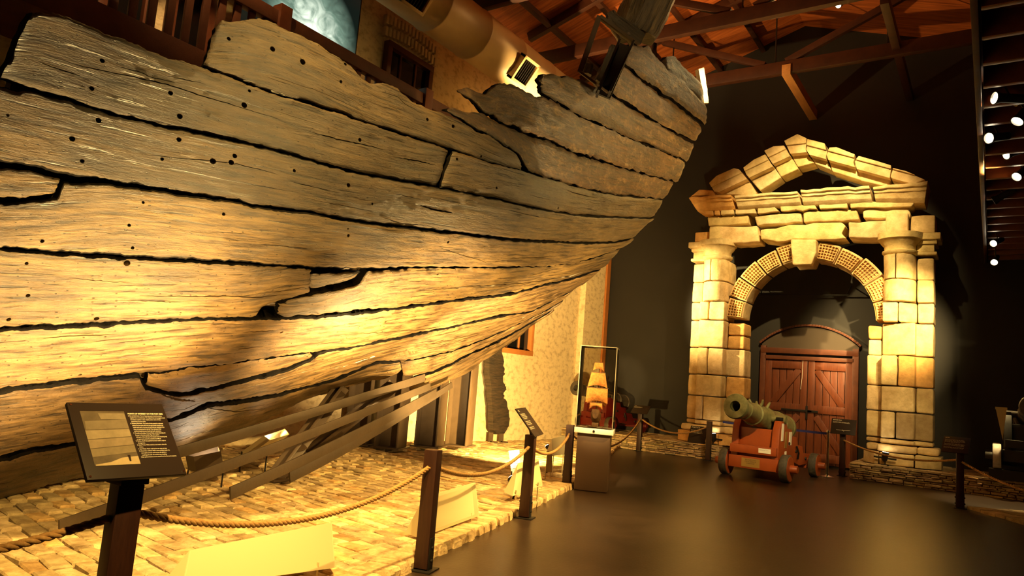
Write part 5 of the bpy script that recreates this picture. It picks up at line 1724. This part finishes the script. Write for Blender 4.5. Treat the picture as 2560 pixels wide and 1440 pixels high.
# model ship seen from astern with bellied sails
ms = thing('model_ship', 'small model sailing ship with tan sails inside the acrylic case', 'model ship', C0 + Vector((0, 0, .937)))
B0 = C0 + Vector((0, 0, .937))
X_, Y_ = RZ @ Vector((1, 0, 0)), RZ @ Vector((0, 1, 0))
LMS = lambda x, y, z: B0 + X_ * (x * 1.05) + Y_ * (y * 1.05) + Vector((0, 0, z * 1.02))
vs, fs = [], []
n = 9
for i in range(n):
    f = i / (n - 1); y = -.16 + .32 * f
    wd = .085 * (math.sin(math.pi * (.18 + .74 * f)) ** .7)
    zt = .21 + .05 * (2 * f - 1) ** 2 + (.03 if f < .25 else 0)
    for k in range(9):
        a = math.pi * k / 8
        vs.append(LMS(math.cos(a) * wd * (1 - .12 * abs(math.cos(a))), y, zt - math.sin(a) ** .7 * .14 - .02))
for i in range(n - 1):
    for k in range(8): fs.append((i * 9 + k, i * 9 + k + 1, i * 9 + 10 + k, i * 9 + 9 + k))
    fs.append((i * 9, i * 9 + 9, i * 9 + 17, i * 9 + 8))
fs += [tuple(range(9)), tuple(range(n * 9 - 1, (n - 1) * 9 - 1, -1))]
m = MB(); m.add(vs, fs); m.build('model_hull', MODELW, ms, smooth=60)
m = MB(); 
for y in (-.09, .09): m.box(LMS(0, y, .035), (.10, .02, .07), RZ)
m.box(LMS(0, 0, .008), (.22, .26, .012), RZ); m.build('stand', MODELW, ms, bevel=.003)
masts = []
for y, h_ in ((-.08, .80), (.03, .88), (.12, .76)):
    m = MB(); m.tube([LMS(0, y, .14), LMS(0, y, h_)], [.008, .004], 8); masts.append(m.build('mast', MODELW, ms))
def sail(y, z0, z1, w0, w1, belly, mast, name='sail'):
    vs, fs = [], []; nu, nv = 12, 9
    for j in range(nv + 1):
        f = j / nv; w_ = w0 + (w1 - w0) * f
        for i in range(nu + 1):
            g_ = i / nu * 2 - 1
            zz = z0 + (z1 - z0) * f + (.035 * (1 - g_ * g_) * (1 - f))
            vs.append(LMS(g_ * w_ / 2, y - belly * (1 - g_ * g_ * .8) * math.sin(math.pi * min(1, f * .9 + .1)) - .004 * math.sin(i * 2.3 + j), zz))
    for j in range(nv):
        for i in range(nu): fs.append((j * (nu + 1) + i, j * (nu + 1) + i + 1, (j + 1) * (nu + 1) + i + 1, (j + 1) * (nu + 1) + i))
    k = len(vs); vs2 = vs + [p + Y_ * .003 for p in vs]; fs2 = fs + [tuple(q + k for q in f_[::-1]) for f_ in fs]
    m = MB(); m.add(vs2, fs2); m.build(name, SAILM, mast, smooth=80)
    m = MB(); m.tube([LMS(-w1 * .54, y, z1 + .006), LMS(w1 * .54, y, z1 + .006)], .004, 6); m.build('yard', MODELW, mast)
sail(-.085, .36, .58, .32, .30, .05, masts[0])
sail(-.085, .59, .81, .29, .20, .05, masts[0])
sail(-.088, .84, .96, .16, .12, .03, masts[0])
sail(.025, .34, .55, .30, .27, .04, masts[1])
sail(.115, .30, .45, .24, .21, .04, masts[2])
sail(-.12, .27, .36, .19, .17, .04, masts[0])
m = MB()
for s_ in (-1, 1):
    for k in range(4): m.tube([LMS(s_ * .085, -.10 + k * .06, .2), LMS(0, -.06 + k * .03, .80)], .0012, 4)
m.build('rigging', IRON, ms)
for k, (x, y, w_, lab) in enumerate(((.10, -.18, .14, 'white caption card lying at the front of the model ship stand'), (.19, -.14, .10, 'small white caption card at the right corner of the case floor'), (-.16, -.17, .09, 'small pale card at the left corner of the case floor'))):
    m = MB(); m.box(LMS(x, y, .008), (w_, .05, .006), RZ)
    tag(m.build('caption_card', WHITEP), lab, 'card', 'caption cards in the display case')

# ================================================================== GUNS
def wheel(root, c, ax, r_, w_, mats=(TYRE, GUNRED), axle=.16):
    c, ax = V(c), V(ax).normalized()
    m = MB(); m.lathe([(-w_ / 2, r_ * .97), (-w_ / 2 + .012, r_), (w_ / 2 - .012, r_), (w_ / 2, r_ * .97)], c, ax, 32)
    wh = m.build('truck_wheel', mats[0], root, smooth=40)
    m = MB()
    for s_ in (-1, 1): m.lathe([(s_ * (w_ / 2 - .004), r_ * .93), (s_ * (w_ / 2 + .006), r_ * .90)] if s_ > 0 else [(-(w_ / 2 + .006), r_ * .90), (-(w_ / 2 - .004), r_ * .93)], c, ax, 32)
    m.build('wheel_face', mats[1], wh, smooth=40)
    m = MB(); m.lathe([(0, r_ * .30), (w_ / 2 + axle, r_ * .28), (w_ / 2 + axle + .01, r_ * .25)], c, ax, 20); m.build('axle_end', mats[1], wh, smooth=40)
    return wh
def gun(loc, heading, label, mc, mb, scale=1.0, elev=9, plates=False, tyre=TYRE, skid=0.0, group='guns on truck carriages'):
    """naval gun: local -y is the muzzle direction"""
    R_ = Matrix.Rotation(heading, 3, 'Z'); O = V(loc)
    G = lambda x, y, z: O + R_ @ (Vector((x, y, z)) * scale)
    t = thing('naval_gun', label, 'cannon', V(loc) - Vector((0, 0, skid)), group)
    if skid:
        for y in (-.04, 1.95):
            m = MB(); m.box(G(0, y, 0) - Vector((0, 0, skid / 2)), (1.5 * scale, .3 * scale, skid), R_); m.build('skid', BLACK, t)
        m = MB(); m.prism([(-.09, .3), (.09, .3), (.02, -.3)], G(-.52, -.24, .95), R_ @ Vector((1, 0, 0)), (0, 0, 1), R_ @ Vector((0, 1, 0)), .05); m.box(G(-.52, -.22, 1.29), (.2, .07, .05), R_); m.build('pale_fitting', CREAM, t)
    # cheeks: stepped side view (y along the carriage, z up)
    side = [(-.18, .30), (-.10, .98), (.02, 1.16), (.34, 1.16), (.40, 1.02), (.70, 1.00), (.76, .86), (1.06, .84), (1.12, .68), (1.48, .64), (1.56, .50), (2.15, .46), (2.22, .28), (1.3, .25), (.9, .33), (.4, .25)]
    for s_ in (-1, 1):
        x0 = s_ * .40 - .07
        m = MB(); m.prism([(p[0] * scale, p[1] * scale) for p in side], G(x0, 0, 0), R_ @ Vector((0, 1, 0)), (0, 0, 1), R_ @ Vector((1, 0, 0)), .14 * scale)
        ch = m.build('cheek', mc, t, bevel=.012)
        m = MB()
        for yy, zz in ((.52, .72), (1.0, .55), (1.7, .38)): m.lathe([(0, .035), (.02, .03)], G(s_ * .47, yy, zz), R_ @ Vector((s_, 0, 0)), 10)
        m.tube([G(s_ * .50, .95, .66), G(s_ * .53, 1.0, .52), G(s_ * .50, 1.05, .40)], .02 * scale, 8)
        m.build('iron_fitting', IRON, ch)
        m = MB(); m.box(G(s_ * .40, .18, 1.20), (.13 * scale, .26 * scale, .07 * scale), R_); m.build('cap_square', IRON, t, bevel=.02)
    m = MB(); m.box(G(0, .02, .70), (.68 * scale, .12 * scale, .56 * scale), R_); m.build('transom', mc, t, bevel=.01)
    m = MB(); m.box(G(0, -.20, .56), (.92 * scale, .10 * scale, .16 * scale), R_); m.build('breast_beam', mc, t, bevel=.012)
    m = MB(); m.box(G(0, -.06, .30), (1.0 * scale, .26 * scale, .24 * scale), R_); m.build('axle_tree', mc, t, bevel=.012)
    m = MB(); m.box(G(0, 1.95, .28), (1.0 * scale, .24 * scale, .22 * scale), R_); m.build('axle_tree', mc, t, bevel=.012)
    m = MB(); m.box(G(0, 1.1, .36), (.66 * scale, 1.7 * scale, .06 * scale), R_); m.build('bed', mc, t)
    for y, r_ in ((-.04, .265), (1.95, .25)):
        for s_ in (-1, 1): wheel(t, G(s_ * .60, y, r_), R_ @ Vector((s_, 0, 0)), r_ * scale, .15 * scale, (tyre, mc), .13 * scale)
    # barrel
    e = math.radians(elev)
    ax = R_ @ Vector((0, -math.cos(e), math.sin(e)))
    c = G(0, .20, 1.19)
    S = scale
    prof = [(-1.75, .02), (-1.74, .06), (-1.68, .075), (-1.60, .05), (-1.56, .14), (-1.50, .22), (-1.46, .285), (-1.38, .285), (-1.36, .265), (-.95, .255), (-.93, .275), (-.87, .275), (-.85, .25), (-.2, .237), (-.16, .25), (-.10, .25), (-.06, .23), (.45, .205), (.47, .22), (.53, .22), (.55, .198), (1.0, .178), (1.02, .19), (1.06, .19), (1.08, .175), (1.22, .178), (1.32, .20), (1.40, .235), (1.46, .242), (1.50, .225), (1.505, .205), (1.50, .098), (1.40, .092), (1.0, .09)]
    m = MB(); m.lathe([(a * S, b_ * S) for a, b_ in prof], c, ax, 40)
    # the bore stays open: drop the muzzle cap
    br = m.build('barrel', mb, t, smooth=35, jitter=.004)
    m = MB(); m.lathe([(1.0 * S, .089 * S), (1.02 * S, .089 * S)], c, ax, 24); m.build('bore', BLACK, br)
    m = MB(); m.lathe([(-.5 * S, .075 * S), (.5 * S, .075 * S)], c, R_ @ Vector((1, 0, 0)), 20); m.build('trunnion', mb, br, smooth=40)
    up_ = ax.cross(R_ @ Vector((1, 0, 0))); up_ = up_ if up_.z > 0 else -up_
    for s_ in (-1, 1):
        P0 = c + ax * (.36 * S) + up_ * (.19 * S) + R_ @ Vector((s_ * .09 * S, 0, 0))
        P1 = c + ax * (-.02 * S) + up_ * (.21 * S) + R_ @ Vector((s_ * .09 * S, 0, 0))
        out = R_ @ Vector((s_ * .03 * S, 0, 0))
        m = MB(); m.tube([P0, P0 + up_ * .06 * S + out, P0 + up_ * .12 * S + out * 1.6 + ax * .03 * S], [.032 * S, .03 * S, .02 * S], 8)
        m.tube([P1, P1 + up_ * .06 * S + out, P1 + up_ * .12 * S + out * 1.6 - ax * .03 * S], [.032 * S, .03 * S, .02 * S], 8)
        m.build('dolphin_lug', mb, br, smooth=60)
    if plates:
        X1 = R_ @ Vector((1, 0, 0))
        def plate(x, y, z, h_, w_, m_, nm, slant=.10):
            mm = MB(); mm.prism([(-w_ / 2, -h_ / 2), (w_ / 2, -h_ / 2), (w_ / 2 + slant * h_, h_ / 2), (-w_ / 2 + slant * h_, h_ / 2)], G(x, y, z), R_ @ Vector((0, 1, 0)), (0, 0, 1), X1, .008); mm.build(nm, m_, t)
        plate(.47, .06, .95, .34, .13, WHITEP, 'white_label'); plate(.47, .58, .82, .26, .16, WHITEP, 'white_label')
        plate(.47, .29, .80, .32, .13, BRASS, 'brass_label'); plate(.47, .28, .42, .30, .10, WHITEP, 'white_label')
        mm = MB(); mm.box(G(.24, -.252, .565), (.24, .006, .09), R_); pl_ = mm.build('white_label', WHITEP, t)
        text('PLEASE DO NOT TOUCH', .016, G(.135, -.258, .572), R_ @ Vector((1, 0, 0)), (0, 0, 1), LETTERD, pl_)
        mm = MB(); mm.box(G(-.05, -.192, .30), (.36, .008, .17), R_); pl_ = mm.build('brass_label', BRASS, t)
        text('BRONZE GUN\nON A REPLICA\nCARRIAGE', .034, G(-.05, -.198, .34), R_ @ Vector((1, 0, 0)), (0, 0, 1), LETTERD, pl_, align='CENTER')
    return t
gun((-3.94, 15.05, 0), math.radians(-4), 'green bronze cannon on an orange-red truck carriage in front of the portico', GUNRED, BRONZE, 1.0, 8, plates=True)
LGX = float(hy(1442, 938, 16.9)[0])
gun((LGX + .16, 17.88, PLAT_H + .022), math.radians(-8), 'dark iron cannon on a scarlet carriage behind the display case', REDP, DARKGUN, .80, 8)
RGX = float(hy(2492, 1130, 17.72)[0])
gun((RGX + .56, 17.76, PLAT_H + .222), math.radians(0), 'very dark cannon carriage with a pale wheel rim cut by the right frame edge', BLACK, DARKGUN, .93, 6, tyre=mat('lit_wheel_rim', (.45, .40, .34), (.7, .64, .56), 9, .5, .2, 30), skid=.2)  # rim colour whitened in place of light falling on the tread
# iron balls near the left platform
for k, (px, py, lab) in enumerate(((1404, 1084, 'dark iron ball nearest the rope post by the display case'), (1394, 1090, 'dark iron ball in the middle of the row before the low stone platform'), (1413, 1077, 'dark iron ball furthest back in the row before the low stone platform'))):
    P_ = V(hd(px, py, 17.6)); rr_ = .07
    P_.z = bed_z(P_.x, P_.y) + rr_ - .005
    m = MB(); m.lathe([(rr_ * -math.cos(math.pi * i / 12), rr_ * math.sin(math.pi * i / 12)) for i in range(13)], P_, (0, 0, 1), 18)
    tag(m.build('iron_ball', DARKGUN, smooth=80), lab, 'cannonball', 'iron balls on the bricks')

# chrome queue post with a blue belt
P_ = V((-3.02, 17.35, 0))
t = thing('queue_post', 'chrome queue post with a blue belt in front of the dark doors', 'queue post', P_)
m = MB(); m.lathe([(0, .17), (.012, .17), (.03, .06), (.05, .03)], P_, (0, 0, 1), 28); m.build('base', CHROME, t, smooth=40)
m = MB(); m.lathe([(.03, .03), (.92, .03), (.95, .036), (1.0, .036), (1.01, .03)], P_, (0, 0, 1), 20); m.build('pole', CHROME, t, smooth=40)
m = MB(); m.bar(P_ + Vector((-.03, 0, .93)), (-5.4, 17.5, .95), .004, .05); m.build('belt', BELT, t)

# broken timber leaning on the limestone wall
def leaning():
    px = [(1224, 1076), (1222, 1000), (1217, 950), (1214, 905), (1218, 860), (1246, 860), (1249, 905), (1253, 930), (1248, 950), (1256, 962), (1258, 972), (1250, 985), (1252, 996), (1259, 1002), (1260, 1020), (1266, 1035), (1266, 1058), (1256, 1078), (1240, 1086)]
    X0 = XL + .24
    P_ = [V(hx(x, y, X0)) for x, y in px]
    base = P_[0]
    t = thing('hull_fragment', 'dark ragged upright timber fragment leaning against the pale limestone wall', 'timber fragment', (X0, base.y + .1, bed_z(X0, base.y)))
    ys = [(p.y, p.z) for p in P_]
    pp = []
    rr_ = random.Random(8)
    for a, b in zip(ys, ys[1:] + ys[:1]):
        for k in range(4):
            f = k / 4; pp.append((a[0] + (b[0] - a[0]) * f + rr_.gauss(0, .02), a[1] + (b[1] - a[1]) * f + rr_.gauss(0, .012)))
    m = MB(); m.prism(pp, (X0 + .10, 0, 0), (0, 1, 0), (0, 0, 1), (-1, 0, 0), .16)
    m.build('timber', mat('fragment_oak', (.014, .009, .005), (.075, .046, .024), 4, .6, 1.0, 6, stretch=(1, 1, 7), bdist=.05), t, bevel=.02, jitter=.02)
    m = MB()
    for yy in (base.y + .04, P_[-2].y - .06):
        m.box((X0 + .02, yy, bed_z(X0, yy) + .11), (.12, .03, .24)); m.box((X0 + .12, yy, bed_z(X0, yy) + .02), (.2, .03, .03))
    m.build('foot_bracket', STEEL, t, bevel=.004)
leaning()
# small floodlights on the platforms
def small_flood(P_, tgt, label):
    P_ = V(P_)
    t = thing('spotlight', label, 'spotlight', P_, 'black spotlights')
    m = MB(); m.box(P_ + Vector((0, 0, .012)), (.16, .12, .024)); m.tube([P_, P_ + Vector((0, 0, .16))], .012, 8); m.build('stand', IRON, t)
    d = (Vector(tgt) - P_).normalized(); c = P_ + Vector((0, 0, .20))
    m = MB(); m.lathe([(-.12, .03), (-.08, .055), (.08, .07)], c, d, 16); hd_ = m.build('housing', IRON, t, smooth=40)
    m = MB(); m.tube([c + Vector((-.22, 0, -.03)), c + Vector((.22, 0, -.05))], .02, 8); m.build('bracket', IRON, t)
    m = MB(); m.lathe([(.081, .06), (.084, .06)], c, d, 16); m.build('lens', LAMPM, hd_)
    return c + d * .1
SF1 = small_flood((-1.95, PLAT_Y + .12, PLAT_H + .015), (-1.2, 18.6, 6.5), 'small black spotlight on the right platform before the portico foot')
SF2 = small_flood((-5.74, PLAT_Y + .15, PLAT_H + .015), (-6.6, 18.6, 6.5), 'small black spotlight on the left platform before the portico foot')

# ================================================================== TRACK SPOTLIGHTS
sp0 = None
SPD = [  # pixel, depth, aim, label, hot lens
 (2492, 245, 7.8, (-8.0, 4.6, 4.9), 'black spotlight with an oval lit lens facing left, high on the right gallery edge', LAMPM),
 (2546, 300, 8.2, (-2, 8, 1.2), 'glaring spotlight in a pale curved hood at the right frame edge', LAMPH),
 (2476, 345, 8.8, (-6, 3.5, 2.6), 'spotlight with a square white lens leaning furthest left from the gallery edge', LAMPM),
 (2520, 385, 9.6, (-7, 7.6, 2.0), 'spotlight turned away showing a thin slit of light below the square lens lamp', LAMPM),
 (2544, 440, 10.2, (-2.5, 9, 1.4), 'lower glaring spotlight with star-like glare at the right frame edge', LAMPH),
 (2488, 500, 11.4, (-1.5, 14, 4.2), 'long black spotlight pointing right with a tiny lit rim', LAMPM),
 (2485, 608, 14.0, (-2.6, 12.2, 2.6), 'black spotlight just above the lowest one at the far end of the gallery', LAMPM),
 (2486, 655, 15.0, (-1.4, 11.0, .3), 'lowest spotlight with a bright white lens at the far end of the gallery', LAMPM),
 (2494, 152, 7.6, (-8, 3, 4.4), 'topmost tiny lit spotlight on the right gallery edge', LAMPM),
]
SPL = []
for k, (px, py, D_, aim, lab, lm) in enumerate(SPD):
    lens = V(hd(px, py, D_)); d = (Vector(aim) - lens).normalized()
    t = thing('spotlight', lab, 'spotlight', lens - d * .15, 'track spotlights on the right gallery')
    sc_ = .6 if k == 8 else 1
    m = MB(); m.lathe([(-.32 * sc_, .03), (-.30 * sc_, .05 * sc_), (-.04, .055 * sc_), (0, .07 * sc_), (.03 * sc_, .074 * sc_), (.03 * sc_, .066 * sc_), (.002, .06 * sc_)], lens, d, 20); hs = m.build('housing', BLACK, t, smooth=40)
    m = MB(); m.lathe([(.006, .058 * sc_), (.010, .058 * sc_)], lens, d, 20); m.build('lens', lm, hs)
    up_ = Vector((max(lens.x, GRX + .02), lens.y, 5.34 if lens.z < 5.1 else lens.z + .3))
    m = MB(); m.tube([lens - d * .16, up_], .012, 6); m.build('yoke', IRON, t)
    if k == 1:
        m = MB(); m.tube([lens - d * .3, lens - d * .2 + Vector((-.02, 0, .16)), lens + Vector((-.03, 0, .20))], [.03, .05, .03], 10); m.build('hood', CREAM, t, smooth=60)
    SPL.append((lens + d * .05, aim))
# spotlight on the roof truss above the portico
lens = V(hd(2097, 12, 13.5)); d = (V(hd(1766, 215, 11.2)) - lens).normalized()
t = thing('spotlight', 'small spotlight hung from the roof truss at the top edge of the frame', 'spotlight', lens - d * .1, 'truss spotlights')
m = MB(); m.lathe([(-.26, .04), (0, .06), (.03, .065), (.03, .058), (.004, .055)], lens, d, 18); hs = m.build('housing', BLACK, t, smooth=40)
m = MB(); m.lathe([(.006, .054), (.01, .054)], lens, d, 18); m.build('lens', LAMPM, hs)
m = MB(); m.tube([lens - d * .12, Vector((lens.x, lens.y, roof_z(lens.x) - .02)) - d * .12], .012, 6); m.build('yoke', IRON, t)
STERN_LAMP = lens + d * .05

# ================================================================== LAMPS
def hull_aim(x, y): return V(hull_pt([x], [y])[0])
spot(L1, hull_aim(130, 740), 500, 104, 1, WARM3)
spot(L1, hull_aim(620, 600), 90, 100, .8)
spot(L2, hull_aim(980, 800), 950, 100, .9, WARM3)
spot(L3, hull_aim(1200, 820), 1100, 100, .9, WARM3)
spot(FL1 + Vector((0, 0, .03)), hull_aim(900, 850), 4, 120, .9)
spot(FL2 + Vector((0, 0, .03)), hull_aim(1050, 850), 14, 120, .9)
spot(L4 + Vector((0, 0, .1)), (-9.95, 14.2, 1.4), 850, 92, .7)
# portico
spot((-9.2, 15.2, 4.6), (-6.35, 18.3, 4.0), 1500, 44, 1, WARM2, .08)
spot(SPL[5][0], (-1.75, 18.3, 3.6), 2000, 31, 1, WARM2, .08)
spot(SPL[3][0], (-1.9, 18.3, 1.6), 500, 26, 1, WARM2, .08)
spot((-2.4, TY2 - .6, TZ - .3), (-3.6, 18.3, 5.6), 1000, 54, .9, WARM2, .06)
spot(SPL[0][0], (-3.9, 15.6, 1.0), 950, 22, .7, WARM2, .08)
spot(SPL[6][0], (-2.2, 17.2, .4), 60, 40, .5, WARM2)
spot(SPL[7][0], (.25, 16.6, .2), 420, 34, .7, WARM2)
spot(STERN_LAMP, hd(1766, 215, 11.2), 60, 26, .5, WARM2)
spot((-1.2, 6.4, 8.9), hd(1760, 215, 11.15), 2200, 6, .6, WARM2)  # unseen narrow lamp added to light up the stern tip
spot((-1.2, 4.6, 8.9), hd(1610, 40, 9.6), 80, 34, .8, WARM2)  # unseen fill added for the dark stern timbers
spot((-4.0, TY1 - .6, TZ + .3), (-5.0, 14.0, 11.6), 90, 150, .8, (1, .55, .18))  # made-up uplight above the tie beam, brightens the ceiling boards
spot((-0.4, 1.0, 4.8), (-5.2, 3.7, 0), 650, 48, 1, WARM, .06)  # added lamp out of frame, lifts the left part of the brick bed
# spot on the display case, soft washes over the bricks and the hull
spot((-2.0, 2.6, 8.5), C0 + Vector((0, 0, 1.35)), 3600, 8, .8, WARM2, .08)
spot((-2.0, 2.6, 8.6), (-4.9, 5.2, .0), 1700, 48, .9, WARM, .15)  # invented overhead lamp out of view, washes bricks, rope and hull
spot(SPL[4][0], (-3.3, 10.0, 5.2), 900, 50, .9, WARM, .1)
spot(SPL[1][0], (-5.7, 7.6, .1), 1500, 44, .9, WARM, .1)
spot((-7.6, 4.2, 8.8), (-10, 5.6, 6.2), 150, 80, .9, (1, .6, .22))  # unseen wash added so the wall shows between the balusters
# unseen uplight added by the gallery end to brighten the roof
spot((-8.3, 12.6, 5.9), (-6.5, 14.0, 11), 420, 100, .5, (1, .6, .22))
